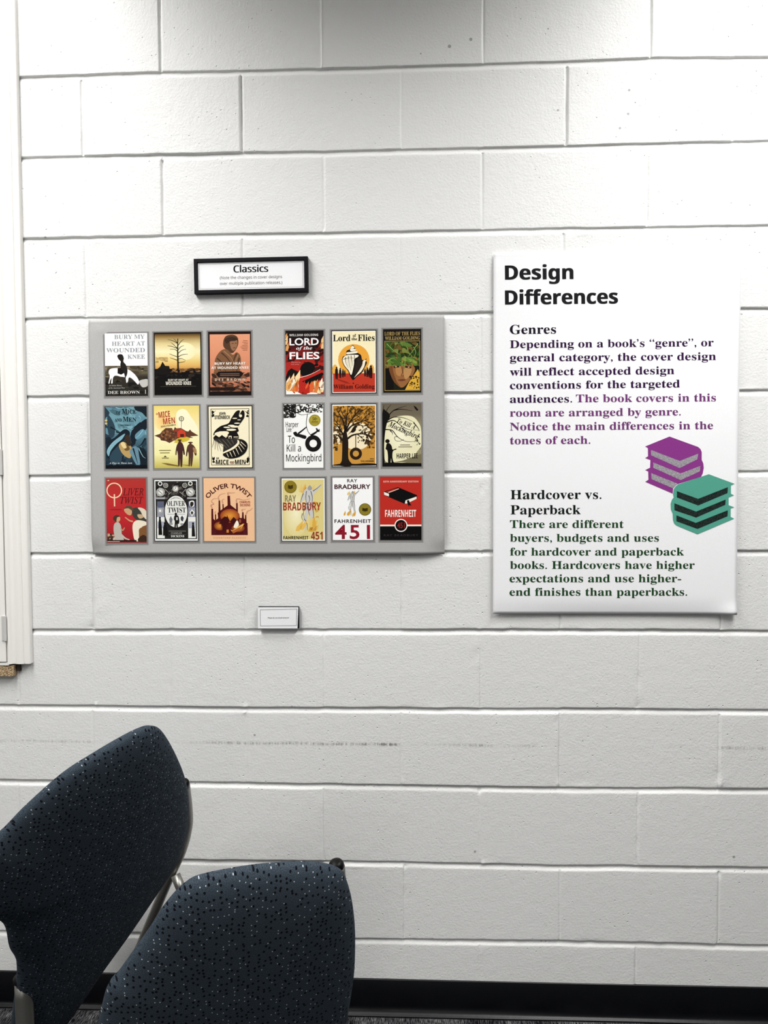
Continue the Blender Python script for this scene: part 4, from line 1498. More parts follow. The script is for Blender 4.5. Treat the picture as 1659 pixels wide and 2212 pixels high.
# 12 --- dusk tree, child
def bg(p):
    p.vgrad(1020, 1370, [(48, (104, 94, 78)), (150, (112, 102, 84)), (260, (150, 142, 112)), (560, (150, 142, 110)), (613, (60, 56, 44))])
c = Cover(580, 860, (1020, 48, 1370, 613), bg, 'dusky brown cover with a standing child in a pale oval')
def art(p):
    p.curve((236, 230, 190), [(1036, 380), (1046, 260), (1090, 190), (1180, 160), (1290, 166), (1350, 230), (1369, 300), (1369, 420), (1330, 480), (1290, 540), (1240, 575), (1060, 575), (1040, 480)])
    p.ell((250, 246, 216), 1190, 330, 130, 140, 28, (238, 232, 194))
    S = (16, 14, 13)
    p.poly((120, 112, 84), [(1110, 575), (1200, 560), (1369, 500), (1369, 575)])
    p.curve(S, [(1020, 140), (1060, 120), (1090, 160), (1066, 210), (1050, 280), (1040, 360), (1034, 480), (1040, 575), (1020, 600)])
    p.strokes(S, [[(1040, 190), (1060, 110), (1100, 56)], [(1040, 180), (1030, 110), (1036, 60)], [(1060, 180), (1110, 120), (1170, 90), (1240, 70)], [(1060, 200), (1130, 170), (1220, 180), (1310, 220)], [(1050, 220), (1120, 200), (1180, 240), (1250, 280), (1360, 290)], [(1050, 280), (1110, 290), (1160, 350), (1240, 390), (1350, 385)], [(1120, 110), (1190, 100), (1290, 115)], [(1200, 265), (1220, 300), (1215, 320)], [(1300, 220), (1340, 270), (1350, 300)], [(1090, 290), (1110, 310), (1112, 330)]], 10, 2)
    p.stroke(S, [(1160, 345), (1130, 350), (1140, 380), (1180, 385), (1215, 370)], 5, 3)
    p.poly(S, [(1300, 68), (1322, 80), (1344, 108), (1330, 116), (1312, 96)])
    p.curve(S, [(1052, 440), (1060, 408), (1084, 404), (1104, 430), (1112, 460), (1140, 452), (1146, 460), (1116, 474), (1110, 520), (1116, 560), (1124, 580), (1104, 580), (1098, 540), (1092, 580), (1072, 580), (1070, 520), (1064, 470), (1050, 456)])
    p.ell(S, 1066, 385, 20, 18, 16)
    p.poly(S, [(1020, 613), (1020, 580), (1100, 576), (1200, 580), (1369, 584), (1370, 613)])
    p.blobs([S], 9, (1310, 310, 1360, 460), 6, 81, 2.2)
c.part('cover_picture', art)
def t(p):
    p.text('To Kill A', 1148, 1320, 215, 40, (24, 20, 18), 'seriti', slope=.42)
    p.text('Mockingbird', 1072, 1362, 250, 50, (24, 20, 18), 'seriti', slope=.46)
    for y, a, b in ((420, 1180, 1268), (437, 1164, 1286)): p.rect((130, 124, 96), a, y - 4, b, y + 3)
c.part('title_lettering', t)
c.part('author_lettering', lambda p: p.text('HARPER LEE', 1148, 1336, 540, 44, (30, 28, 24), 'sansb'))

# 13 --- red cover with big ring letter
c = Cover(180, 1020, (215, 55, 571, 630), (184, 46, 46), 'red cover with a large cream ring letter')
def art(p):
    p.vgrad(215, 571, [(55, (176, 54, 48)), (200, (190, 48, 48)), (420, (190, 40, 46)), (630, (150, 34, 38))])
    S = (226, 212, 190)
    p.curve((60, 62, 56), [(446, 330), (490, 316), (540, 346), (566, 390), (566, 440), (520, 440), (470, 416), (446, 380)])
    p.curve(S, [(496, 318), (540, 322), (571, 352), (571, 420), (540, 390), (520, 350)])
    p.curve((206, 160, 120), [(372, 340), (392, 318), (430, 326), (444, 356), (430, 384), (400, 376)]); p.curve((90, 72, 54), [(372, 326), (400, 300), (440, 306), (458, 340), (440, 340), (410, 322)])
    p.stroke((206, 160, 120), [(450, 440), (420, 432), (380, 402)], 16, 8)
    p.curve((200, 170, 130), [(490, 380), (530, 378), (546, 402), (510, 414)])
    p.curve((240, 230, 206), [(448, 470), (484, 430), (560, 440), (571, 470), (530, 490), (504, 540), (502, 612), (468, 610), (452, 560)])
    p.curve((130, 88, 52), [(502, 520), (530, 492), (571, 484), (571, 590), (520, 590)]); p.curve((60, 40, 28), [(498, 590), (540, 560), (571, 580), (571, 618), (500, 620)])
    p.curve((192, 186, 176), [(276, 510), (284, 462), (316, 444), (340, 470), (346, 510), (352, 570), (366, 604), (300, 612), (284, 570)])
    p.ell((206, 164, 128), 316, 416, 22, 28, 18); p.curve((74, 54, 40), [(274, 420), (284, 390), (316, 382), (334, 396), (310, 404), (300, 440)])
    p.stroke((186, 150, 116), [(340, 500), (358, 520), (376, 494)], 12, 8)
    p.stroke((196, 190, 180), [(346, 560), (380, 590), (418, 604)], 18, 8)
    p.blobs([(196, 164, 134), (74, 50, 40), (206, 196, 180), (90, 60, 44)], 22, (222, 548, 290, 612), 13, 91)
    p.rect((40, 24, 20), 219, 606, 480, 620); p.rect((196, 176, 150), 219, 616, 330, 622)
    p.ell((214, 190, 160), 236, 74, 9, 5, 12)
c.part('cover_picture', art)
def t(p):
    p.ring((246, 216, 180), 288, 163, 70, 60); p.rect((246, 216, 180), 283, 196, 294, 305)
    D = (90, 22, 24)
    p.text('LIVER', 365, 548, 206, 62, D, 'ital'); p.text('TWIST', 340, 546, 280, 60, D, 'ital')
    p.rect((150, 36, 36), 250, 330, 350, 335)
c.part('title_lettering', t, 'cream ring and dark red title letters')


# 14 --- ornate black and white
def bg(p):
    p.rect((28, 27, 26), 640, 62, 1035, 618); p.rect((238, 240, 238), 646, 68, 1029, 612)
c = Cover(180, 1020, (640, 62, 1035, 618), bg, 'ornate black and white cover with clocks round an oval')
def art(p):
    D, Lc, Gy = (38, 36, 34), (236, 236, 230), (150, 152, 164)
    p.rect(D, 655, 80, 1021, 597)
    p.blobs([(80, 76, 70), (20, 19, 18), (104, 98, 90)], 90, (660, 84, 1016, 240), 9, 95, 2)
    for x, y, r in ((700, 178, 37), (967, 178, 37)):
        p.ell(Lc, x, y, r); p.ring(D, x, y, r - 4, r - 8)
        for q in range(12):
            a = q * math.pi / 6
            p.stroke(D, [(x + (r - 18) * math.cos(a), y + (r - 18) * math.sin(a)), (x + (r - 10) * math.cos(a), y + (r - 10) * math.sin(a))], 4)
        p.stroke(D, [(x - 20, y - 16), (x + 12, y + 12)], 5, 5)
    p.ell(Lc, 835, 148, 25); p.ring(D, 835, 148, 21, 18); p.stroke(D, [(835, 148), (835, 132)], 4); p.stroke(D, [(835, 148), (822, 154)], 4)
    for x, y in ((698, 102), (968, 102)): p.ring(Lc, x, y, 20, 12)
    for x, y in ((748, 118), (918, 118)): p.ring((190, 188, 180), x, y, 22, 16); p.ring((190, 188, 180), x, y, 10, 6)
    p.strokes((170, 168, 160), [[(770, 200), (800, 175)], [(900, 200), (872, 175)], [(740, 150), (780, 190)], [(930, 150), (890, 190)]], 5, 3)
    for x in (700, 978):
        p.rect((170, 170, 172), x - 40, 224, x + 40, 240)
        p.rect(Gy, x - 32, 300, x + 32, 400); p.rect((96, 100, 122), x - 30, 260, x + 30, 316)
        p.rect(Lc, x - 34, 400, x + 34, 590)
        p.rect((172, 176, 190), x - 30, 440, x + 30, 500)
    p.ell(Lc, 696, 344, 20); p.ring(D, 696, 344, 17, 13); p.curve(Lc, [(958, 262), (996, 256), (1000, 300), (980, 312), (960, 300)])
    p.curve(D, [(968, 268), (990, 266), (994, 290), (976, 310), (964, 296)]); p.poly(Lc, [(980, 330), (1004, 360), (980, 396), (958, 360)]); p.poly(D, [(980, 345), (992, 362), (980, 382), (968, 362)])
    for x, y, h, w in ((692, 400, 160, 20), (736, 448, 118, 26), (988, 450, 124, 18)):
        p.ell((20, 19, 18), x, y + 8, 9, 11, 14)
        p.poly((20, 19, 18), [(x - 8, y + 18), (x + 8, y + 18), (x + w * .8, y + h * .5), (x + w, y + h), (x - w * .7, y + h), (x - w * .6, y + h * .4)])
    p.rect((90, 88, 84), 770, 520, 924, 532); p.rect((80, 78, 74), 770, 556, 924, 560)
    p.ell(Lc, 838, 352, 104, 146, 44); p.ring((30, 28, 27), 838, 352, 108, 101, 1.40, 44)
    p.strokes((150, 148, 144), [[(790, 245), (838, 222), (886, 245)], [(800, 236), (838, 232), (876, 236)]], 5, 3)
    p.rect((176, 178, 180), 760, 372, 916, 378)
    p.poly((110, 112, 120), [(790, 390), (806, 420), (800, 450), (780, 450), (776, 420)]); p.poly((60, 62, 70), [(892, 388), (906, 408), (898, 440), (880, 430), (878, 404)])
    p.rect((150, 150, 154), 776, 450, 806, 470); p.rect((150, 150, 154), 876, 456, 900, 474)
    S = (24, 23, 22)
    p.curve(S, [(818, 420), (824, 388), (846, 384), (860, 396), (866, 430), (862, 460), (852, 462), (852, 492), (842, 494), (838, 460), (834, 492), (822, 492), (826, 440)]); p.ell(S, 836, 374, 11, 13, 14); p.rect((214, 214, 208), 838, 402, 852, 428)
c.part('cover_picture', art)
def t(p):
    p.text('OLIVER', 758, 918, 301, 44, (20, 19, 18), 'serif'); p.text('TWIST', 764, 926, 360, 44, (20, 19, 18), 'serif')
c.part('title_lettering', t)
def t(p):
    p.text('CHARLES', 790, 888, 552, 16, (150, 148, 144), 'sansb'); p.text('DICKENS', 790, 908, 581, 19, (236, 236, 232), 'serif')
c.part('author_lettering', t)


# 15 --- peach, dark chimneys
c = Cover(180, 1020, (1085, 52, 1537, 615), (244, 196, 152), 'peach cover with dark chimneys and orange glow')
def art(p):
    Sm, Mr = (206, 150, 122), (78, 16, 20)
    p.strokes(Sm, [[(1160, 320), (1150, 295), (1175, 285), (1155, 262), (1170, 240), (1210, 235)], [(1224, 250), (1216, 226), (1236, 200), (1280, 190)], [(1256, 280), (1250, 250), (1270, 240)], [(1308, 206), (1300, 186), (1330, 186), (1366, 184)], [(1380, 272), (1378, 244), (1400, 240), (1440, 250), (1500, 238)], [(1432, 350), (1426, 336), (1460, 330)], [(1462, 378), (1476, 350), (1500, 340), (1520, 320)], [(1188, 370), (1186, 356), (1196, 350)]], 14, 5)
    p.poly(Mr, [(1150, 562), (1152, 325), (1168, 325), (1170, 415), (1184, 430), (1184, 375), (1194, 375), (1196, 424), (1212, 410), (1208, 362), (1216, 358), (1218, 252), (1231, 252), (1234, 342), (1252, 328), (1252, 284), (1262, 284), (1264, 320), (1298, 296), (1297, 210), (1320, 210), (1324, 292), (1374, 332), (1374, 275), (1388, 275), (1390, 360), (1402, 374), (1406, 408), (1424, 410), (1428, 356), (1440, 358), (1442, 410), (1452, 420), (1454, 380), (1464, 382), (1466, 452), (1474, 456), (1476, 562)])
    p.ell((236, 156, 60), 1316, 390, 86, 62, 30, (150, 60, 30)); p.ell((230, 150, 60), 1226, 480, 52, 40, 24, (120, 44, 26)); p.ell((226, 140, 56), 1390, 500, 60, 36, 24, (110, 38, 24))
    D = (64, 14, 16)
    p.poly(D, [(1220, 460), (1240, 420), (1270, 395), (1290, 400), (1294, 380), (1300, 400), (1318, 440), (1350, 400), (1362, 410), (1380, 430), (1360, 470), (1310, 440), (1300, 470), (1260, 470)])
    p.poly(D, [(1240, 470), (1262, 430), (1290, 440), (1284, 500), (1296, 540), (1250, 520)]); p.rect((210, 128, 56), 1286, 512, 1306, 540); p.rect((120, 60, 34), 1240, 480, 1252, 506)
    p.poly((246, 190, 100), [(1322, 512), (1340, 520), (1430, 462), (1446, 458), (1420, 500), (1346, 546)]); p.poly((180, 100, 46), [(1330, 528), (1428, 480), (1400, 520), (1348, 546)])
    p.curve((250, 240, 220), [(1368, 446), (1380, 430), (1392, 444), (1396, 474), (1372, 498), (1350, 492), (1356, 470)])
    p.ell((150, 80, 50), 1408, 436, 10, 18, 12)
    for i in range(4): p.rect((96, 40, 50), 1156, 520 + i * 10, 1196 - i * 3, 523 + i * 10); p.rect((96, 40, 50), 1430 + i * 3, 520 + i * 10, 1468, 523 + i * 10)
c.part('cover_picture', art)
c.part('title_lettering', lambda p: p.text('OLIVER TWIST', 1096, 1516, 0, 40, (70, 14, 24), 'sans', .016, arc=(1306, 352, 212)))
def t(p):
    p.text('CHARLES', 1405, 1500, 277, 20, (150, 50, 44), 'sansb'); p.text('DICKENS', 1410, 1500, 304, 20, (150, 50, 44), 'sansb')
c.part('author_lettering', t)
def t(p):
    p.text('SIGNATURE CLASSICS', 1170, 1456, 592, 14, (206, 132, 108), 'sans', space=1.5)
c.part('subtitle_lettering', t)


def sketch(p, x, y, s, seed):
    """a standing figure in loose grey brush lines, flames at its feet"""
    r = random.Random(seed)
    q = lambda pts: [(x + a * s, y + b * s) for a, b in pts]
    p.leaf_flames([(226, 176, 80), (232, 200, 120), (206, 150, 70)], 10, (x - 60 * s, y + 20 * s, x + 60 * s, y + 40 * s), 60 * s, seed, .2)
    p.curve((206, 204, 198), q([(-30, 40), (-10, 0), (30, -6), (60, 10), (130, -40), (140, -30), (70, 50), (62, 110), (60, 190), (72, 300), (60, 380), (40, 300), (20, 220), (0, 300), (-6, 380), (-20, 380), (-26, 290), (-10, 180), (-14, 100), (-50, 130), (-56, 116)]))
    p.curve((160, 160, 160), q([(10, -10), (30, -34), (52, -10), (40, 12), (16, 10)]))
    L = [[(-30, 40), (-48, 90), (-60, 130)], [(0, 20), (-8, 80), (0, 140)], [(40, 20), (54, 80), (48, 150)], [(60, 20), (100, -6), (138, -40)], [(20, 60), (30, 100), (10, 150)], [(-10, 150), (-30, 220), (-24, 280)], [(-24, 280), (0, 320), (6, 390)], [(50, 150), (64, 230), (60, 290)], [(60, 290), (76, 330), (70, 390)], [(-6, 140), (30, 150), (56, 140)], [(16, 160), (20, 220), (30, 250)], [(-40, 230), (-46, 270), (-30, 300)]]
    p.strokes((74, 74, 78), [q(l) for l in L], 7 * s, 3 * s)
    p.leaf_flames([(222, 168, 64), (236, 190, 90), (214, 160, 80)], 8, (x - 120 * s, y + 380 * s, x + 90 * s, y + 405 * s), 80 * s, seed + 1, .5)


# 16 --- yellow, grey brush figure
def bg(p):
    p.rect((40, 38, 34), 118, 50, 512, 618); p.rect((246, 246, 240), 123, 55, 507, 613); p.rect((226, 210, 140), 130, 66, 498, 602); p.ell((250, 244, 204), 250, 360, 116, 220, 30, (230, 214, 146))
c = Cover(580, 1020, (118, 50, 512, 618), bg, 'pale yellow cover with a grey brush figure and seal')
def art(p):
    sketch(p, 345, 150, .95, 5)
    p.blobs([(220, 170, 60), (206, 150, 50)], 8, (400, 240, 450, 420), 15, 101, .5)
    p.leaf_flames([(224, 176, 70), (212, 160, 60), (236, 200, 110)], 5, (378, 480, 416, 500), 100, 102, .1)
c.part('cover_picture', art)
def seal(p):
    p.ell((142, 122, 34), 202, 131, 55); p.ring((100, 84, 20), 202, 131, 55, 51); p.poly((66, 54, 16), [(180, 112), (202, 120), (224, 112), (224, 144), (202, 152), (180, 144)])
c.part('seal', seal, 'gold round seal')
def t(p):
    p.text('FAHRENHEIT', 135, 358, 599, 29, (26, 24, 20), 'sansb'); p.text('451', 382, 486, 602, 70, (150, 54, 34), 'sansb')
c.part('title_lettering', t)
def t(p):
    p.text('RAY', 152, 250, 262, 58, (142, 132, 96), 'sansb'); p.text('BRADBURY', 135, 471, 340, 70, (164, 58, 34), 'sansb')
c.part('author_lettering', t)


# 17 --- white, red number
def bg(p):
    p.rect((120, 116, 118), 573, 45, 940, 610); p.rect((253, 253, 252), 577, 49, 936, 606)
c = Cover(580, 1020, (573, 45, 940, 610), bg, 'white cover with a small brush figure over a red number')
c.part('cover_picture', lambda p: sketch(p, 742, 185, .52, 15))
def seal(p):
    p.ell((142, 126, 40), 866, 333, 55); p.ring((70, 60, 18), 866, 333, 55, 51); p.poly((56, 46, 14), [(842, 318), (866, 324), (890, 318), (890, 346), (866, 352), (842, 346)])
c.part('seal', seal, 'gold round seal')
def t(p):
    p.text('FAHRENHEIT', 593, 919, 452, 31, (44, 14, 24), 'sans', .02, space=1.15); p.text('451', 598, 910, 593, 122, (146, 24, 44), 'sans', .02, space=1.2)
c.part('title_lettering', t, 'title in black over a dark red number')
def t(p):
    p.text('RAY', 708, 798, 90, 29, (40, 20, 28), 'sans', .014, space=1.1); p.text('BRADBURY', 594, 916, 148, 39, (64, 14, 28), 'sans', .024)
c.part('author_lettering', t)


# 18 --- red and black with drawn book
def bg(p):
    p.rect((190, 46, 36), 1000, 40, 1370, 607); p.rect((10, 9, 10), 1000, 482, 1370, 607)
c = Cover(580, 1020, (1000, 40, 1370, 607), bg, 'red and black cover with a drawn black book')
def art(p):
    p.rect((246, 234, 220), 1000, 468, 1370, 483)
    p.ell((248, 240, 230), 1187, 475, 58); p.ell((14, 10, 10), 1187, 475, 49)
    p.poly((10, 9, 10), [(1036, 172), (1160, 133), (1332, 206), (1330, 222), (1240, 284), (1224, 284), (1036, 204)])
    p.poly((146, 36, 32), [(1046, 172), (1130, 146), (1162, 140), (1172, 146), (1084, 178), (1076, 184)])
    p.poly((236, 190, 170), [(1070, 178), (1166, 146), (1172, 150), (1082, 184)])
    p.poly((246, 240, 226), [(1036, 176), (1080, 192), (1080, 216), (1038, 202)])
    p.poly((246, 240, 226), [(1228, 252), (1326, 218), (1326, 238), (1240, 280), (1222, 280)])
    p.poly((10, 9, 10), [(1240, 254), (1258, 248), (1268, 276), (1282, 300), (1262, 294), (1258, 308), (1246, 280)])
c.part('cover_picture', art)
def t(p):
    p.text('FAHRENHEIT', 1045, 1323, 399, 62, (250, 244, 236), 'sansb'); p.text('451', 1154, 1221, 499, 50, (150, 36, 34), 'sans', .02)
c.part('title_lettering', t)
def t(p):
    p.text('50TH ANNIVERSARY EDITION', 1030, 1343, 91, 15, (240, 206, 190), 'sansb', space=1.1)
c.part('subtitle_lettering', t)
def t(p):
    p.text('RAY BRADBURY', 1034, 1340, 572, 18, (62, 54, 54), 'sans', space=1.3)
c.part('author_lettering', t)


# ------------------------------------------------------------------ framed sign and small card
def build_sign():
    dpt = .016
    c = [at(x, y, -dpt) for x, y in ((418, 559), (664, 553), (666, 629.5), (419.5, 634.5))]
    cx = sum(p[0] for p in c) / 4; cz = sum(p[2] for p in c) / 4
    w = (c[1][0] - c[0][0] + c[2][0] - c[3][0]) / 2; h = (c[0][2] - c[3][2] + c[1][2] - c[2][2]) / 2
    ang = math.atan2(c[1][2] - c[0][2] + c[2][2] - c[3][2], 2 * w)
    root = empty('framed_sign', (cx, 0, cz - h / 2))
    tag(root, 'small black framed sign reading Classics, above the grey poster', 'sign')

    def rz(v):
        x, z = v[0] - cx, v[2] - cz
        return (cx + x * math.cos(ang) - z * math.sin(ang), v[1], cz + x * math.sin(ang) + z * math.cos(ang))
    bw = .0098
    parts = []
    # moulded rim: outer box ring with an inner chamfer
    rings = [(0, -.0006), (0, -dpt + .001), (.001, -dpt), (bw - .0015, -dpt), (bw, -dpt + .003), (bw, -.0006)]
    V, Fs = [], []
    for d, y in rings:
        for sx, sz in ((-1, -1), (1, -1), (1, 1), (-1, 1)):
            V.append(rz((cx + sx * (w / 2 - d), y, cz + sz * (h / 2 - d))))
    n = len(rings)
    for i in range(n):
        j = (i + 1) % n
        for k in range(4):
            k2 = (k + 1) % 4
            Fs.append((i * 4 + k, i * 4 + k2, j * 4 + k2, j * 4 + k))
    obj('frame', mesh_from(V, Fs), M_BLACK, root)
    yc = -dpt + .004
    V = [rz((cx + sx * (w / 2 - bw - .0002), y, cz + sz * (h / 2 - bw - .0002))) for y in (yc, yc + .002) for sx, sz in ((-1, -1), (1, -1), (1, 1), (-1, 1))]
    obj('card', mesh_from(V, [(0, 1, 2, 3), (7, 6, 5, 4), (0, 4, 5, 1), (1, 5, 6, 2), (2, 6, 7, 3), (3, 7, 4, 0)]), M_PAPER, root)
    k = 1659 / 290.0
    def f(u, v, hh):
        q = at(400 + u / k, 530 + v / k, yc)
        return (q[0], yc - .0003 - hh * LAYER, q[2])
    p = Print(f)
    t = .0005
    x0, x1, z0, z1 = cx - w / 2 + bw + .0032, cx + w / 2 - bw - .0032, cz - h / 2 + bw + .0032, cz + h / 2 - bw - .0032
    g = Print(lambda u, v, hh: rz((u, yc - .0003, v)))
    g.frame((196, 196, 194), x0, z0, x1, z1, .0007)
    g.build('border_line', root)
    sl = -.02
    for q in (0, 3.5, 7): p.text('Classics', 597 + q, 1021 + q, 335, 86, (16, 16, 18), 'sansr', slope=sl, res=4)
    p.build('title_lettering', root)
    p = Print(f, 2)
    p.text('(Note the changes in cover designs', 428, 1198, 419, 36, (118, 110, 106), 'sansr', slope=sl)
    p.text('over multiple publication releases.)', 430, 1200, 490, 36, (118, 110, 106), 'sansr', slope=sl)
    p.build('note_lettering', root)


build_sign()


def build_card():
    dpt = .0125
    c = [at(x, y, -dpt) for x, y in ((557, 1311.5), (646, 1310.5), (644.5, 1357), (558, 1358))]
    x0 = (c[0][0] + c[3][0]) / 2; x1 = (c[1][0] + c[2][0]) / 2; z1 = (c[0][2] + c[1][2]) / 2; z0 = (c[2][2] + c[3][2]) / 2
    root = empty('label_card', ((x0 + x1) / 2, 0, z0))
    tag(root, 'small white card on black foam backing, below the grey poster', 'sign')
    obj('backing', box_mesh(x0, x1, -dpt + .0012, -.0004, z0, z1, .0006), M_BLACK, root)['label'] = 'black foam backing'
    # the card itself: slightly dog-eared at the lower right
    V = []
    for y in (-dpt, -dpt + .0009):
        V += [(x0 - .0004, y, z0), (x1 - .0035, y, z0 + .0002), (x1 - .0008, y, z1 - .001), (x0 - .0004, y, z1 - .0012)]
    obj('card', mesh_from(V, [(0, 1, 2, 3), (7, 6, 5, 4), (0, 4, 5, 1), (1, 5, 6, 2), (2, 6, 7, 3), (3, 7, 4, 0)]), M_PAPER, root)
    k = 1659 / 170.0
    def f(u, v, hh):
        q = at(520 + u / k, 1290 + v / k, -dpt)
        return (q[0], -dpt - .0003 - hh * LAYER, q[2])
    p = Print(f)
    p.many((120, 120, 118), [[(408, 262), (1186, 245), (1186, 252), (408, 269)], [(414, 604), (1180, 594), (1180, 601), (414, 611)], [(408, 262), (415, 262), (421, 608), (414, 608)], [(1179, 248), (1186, 248), (1180, 598), (1173, 598)]])
    p.build('border_line', root)
    p = Print(f, 2)
    p.text('Please do not touch artwork', 572, 1018, 446, 24, (24, 24, 26), 'sans', .012, slope=-.006)
    p.build('lettering', root)


build_card()


# ------------------------------------------------------------------ chairs
def frame_axes(az, lean):
    L = np.array([math.cos(az), math.sin(az), 0])
    N = np.array([math.sin(az), -math.cos(az), 0])
    U = np.array([0, 0, 1.0]) * math.cos(lean) + N * math.sin(lean)
    return L, U, np.cross(L, U)


class Back:
    """padded back: outline in the plane of the back (L across, U up), wrapping forward at the sides"""
    def __init__(self, P, az, lean, bend, uc):
        self.P = P; self.L, self.U, self.N = frame_axes(az, lean)
        self.bend, self.uc = bend, uc

    def at_px(self, x, y, lift=0.0):
        d = ray(x, y)

        def g(s):
            q = CAM + s * d - self.P
            return q @ self.N + self.bend * (q @ self.L - self.uc) ** 2 - lift
        ss = np.linspace(.6, 2.1, 400)
        gs = [g(s) for s in ss]
        k = next((i for i, a in enumerate(gs) if a < 0), None)
        if k is None or k == 0:                       # the line of sight only grazes the back
            s = ss[int(np.argmin(gs))]
        else:
            a, b_ = ss[k - 1], ss[k]
            for _ in range(40):
                m_ = (a + b_) / 2
                if g(m_) > 0: a = m_
                else: b_ = m_
            s = (a + b_) / 2
        q = CAM + s * d - self.P
        return q @ self.L, q @ self.U

    def pt(self, u, v, h=0.0):
        return self.P + self.L * u + self.U * v + self.N * (h - self.bend * (u - self.uc) ** 2)

    def mesh(self, outline, thick, cen, rings=14):
        o = catmull(outline, 6, True)
        V, Fs, UV = [], [], []
        n = len(o)
        c = np.array(cen)
        for side in (1, -1):
            for k in range(rings):
                if side < 0 and k == 0: continue
                s = 1 - (k / rings) ** 1.6 * 1.0
                h = thick / 2 * min(1.0, (1 - s ** 7)) ** .5 * side + (.012 * (1 - s * s) if side > 0 else 0)
                for p in o:
                    q = c + (p - c) * s
                    V.append(self.pt(q[0], q[1], h)); UV.append(q)
            V.append(self.pt(c[0], c[1], thick / 2 * side + (.012 if side > 0 else 0))); UV.append(c)
        A = n * rings + 1
        def ia(k): return k * n
        for k in range(rings - 1):
            for i in range(n):
                j = (i + 1) % n
                Fs.append((ia(k) + i, ia(k) + j, ia(k + 1) + j, ia(k + 1) + i))
        for i in range(n): Fs.append((ia(rings - 1) + i, ia(rings - 1) + (i + 1) % n, n * rings))
        def ib(k): return 0 if k == 0 else A + (k - 1) * n
        for k in range(rings - 1):
            for i in range(n):
                j = (i + 1) % n
                Fs.append((ib(k) + j, ib(k) + i, ib(k + 1) + i, ib(k + 1) + j))
        last = len(V) - 1
        for i in range(n): Fs.append((ib(rings - 1) + (i + 1) % n, ib(rings - 1) + i, last))
        me = mesh_from(V, Fs)
        uvl = me.uv_layers.new(name='UVMap')
        for l in me.loops: uvl.data[l.index].uv = UV[l.vertex_index]
        bm = bmesh.new(); bm.from_mesh(me); bmesh.ops.recalc_face_normals(bm, faces=bm.faces[:]); bm.to_mesh(me); bm.free()
        return me


def pad_mesh(center, fx, fy, sx, sy, t, n=40, ex=.45):
    """rounded seat pad in the plane fx, fy"""
    V, Fs, UV = [], [], []
    out = []
    for i in range(n):
        a = 2 * math.pi * i / n
        ca, sa = math.cos(a), math.sin(a)
        out.append((math.copysign(abs(ca) ** ex, ca) * sx, math.copysign(abs(sa) ** ex, sa) * sy))
    prof = [(0.0, -t * .5), (.8, -t * .5), (.95, -t * .42), (1.0, -t * .1), (1.0, t * .15), (.96, t * .4), (.85, t * .5), (.5, t * .56), (0.0, t * .58)]
    z = np.array([0, 0, 1.0])
    for s, h in prof:
        for (a, b) in out:
            V.append(center + fx * a * s + fy * b * s + z * h); UV.append((a * s, b * s + h))
    for k in range(len(prof) - 1):
        for i in range(n):
            j = (i + 1) % n
            Fs.append((k * n + i, k * n + j, (k + 1) * n + j, (k + 1) * n + i))
    me = mesh_from(V, Fs)
    uvl = me.uv_layers.new(name='UVMap')
    for l in me.loops: uvl.data[l.index].uv = UV[l.vertex_index]
    bm = bmesh.new(); bm.from_mesh(me); bmesh.ops.remove_doubles(bm, verts=bm.verts[:], dist=1e-6); bmesh.ops.recalc_face_normals(bm, faces=bm.faces[:]); bm.to_mesh(me); bm.free()
    return me


def plug(p, axis, r, h):
    """domed tube plug"""
    axis = axis / np.linalg.norm(axis)
    e1 = np.cross(axis, [0.2, 0.9, 0.3]); e1 /= np.linalg.norm(e1); e2 = np.cross(axis, e1)
    V, Fs = [], []
    seg = 20
    prof = [(r, -h * .2), (r * 1.05, h * .1), (r * 1.05, h * .5), (r * .85, h * .82), (r * .5, h * .97), (0.001, h)]
    for rr, hh in prof:
        for k in range(seg):
            a = 2 * math.pi * k / seg
            V.append(p + axis * hh + rr * (math.cos(a) * e1 + math.sin(a) * e2))
    for i in range(len(prof) - 1):
        for k in range(seg):
            k2 = (k + 1) % seg
            Fs.append((i * seg + k, i * seg + k2, (i + 1) * seg + k2, (i + 1) * seg + k))
    Fs.append(tuple(range(seg))[::-1]); Fs.append(tuple((len(prof) - 1) * seg + k for k in range(seg)))
    return mesh_from(V, Fs)


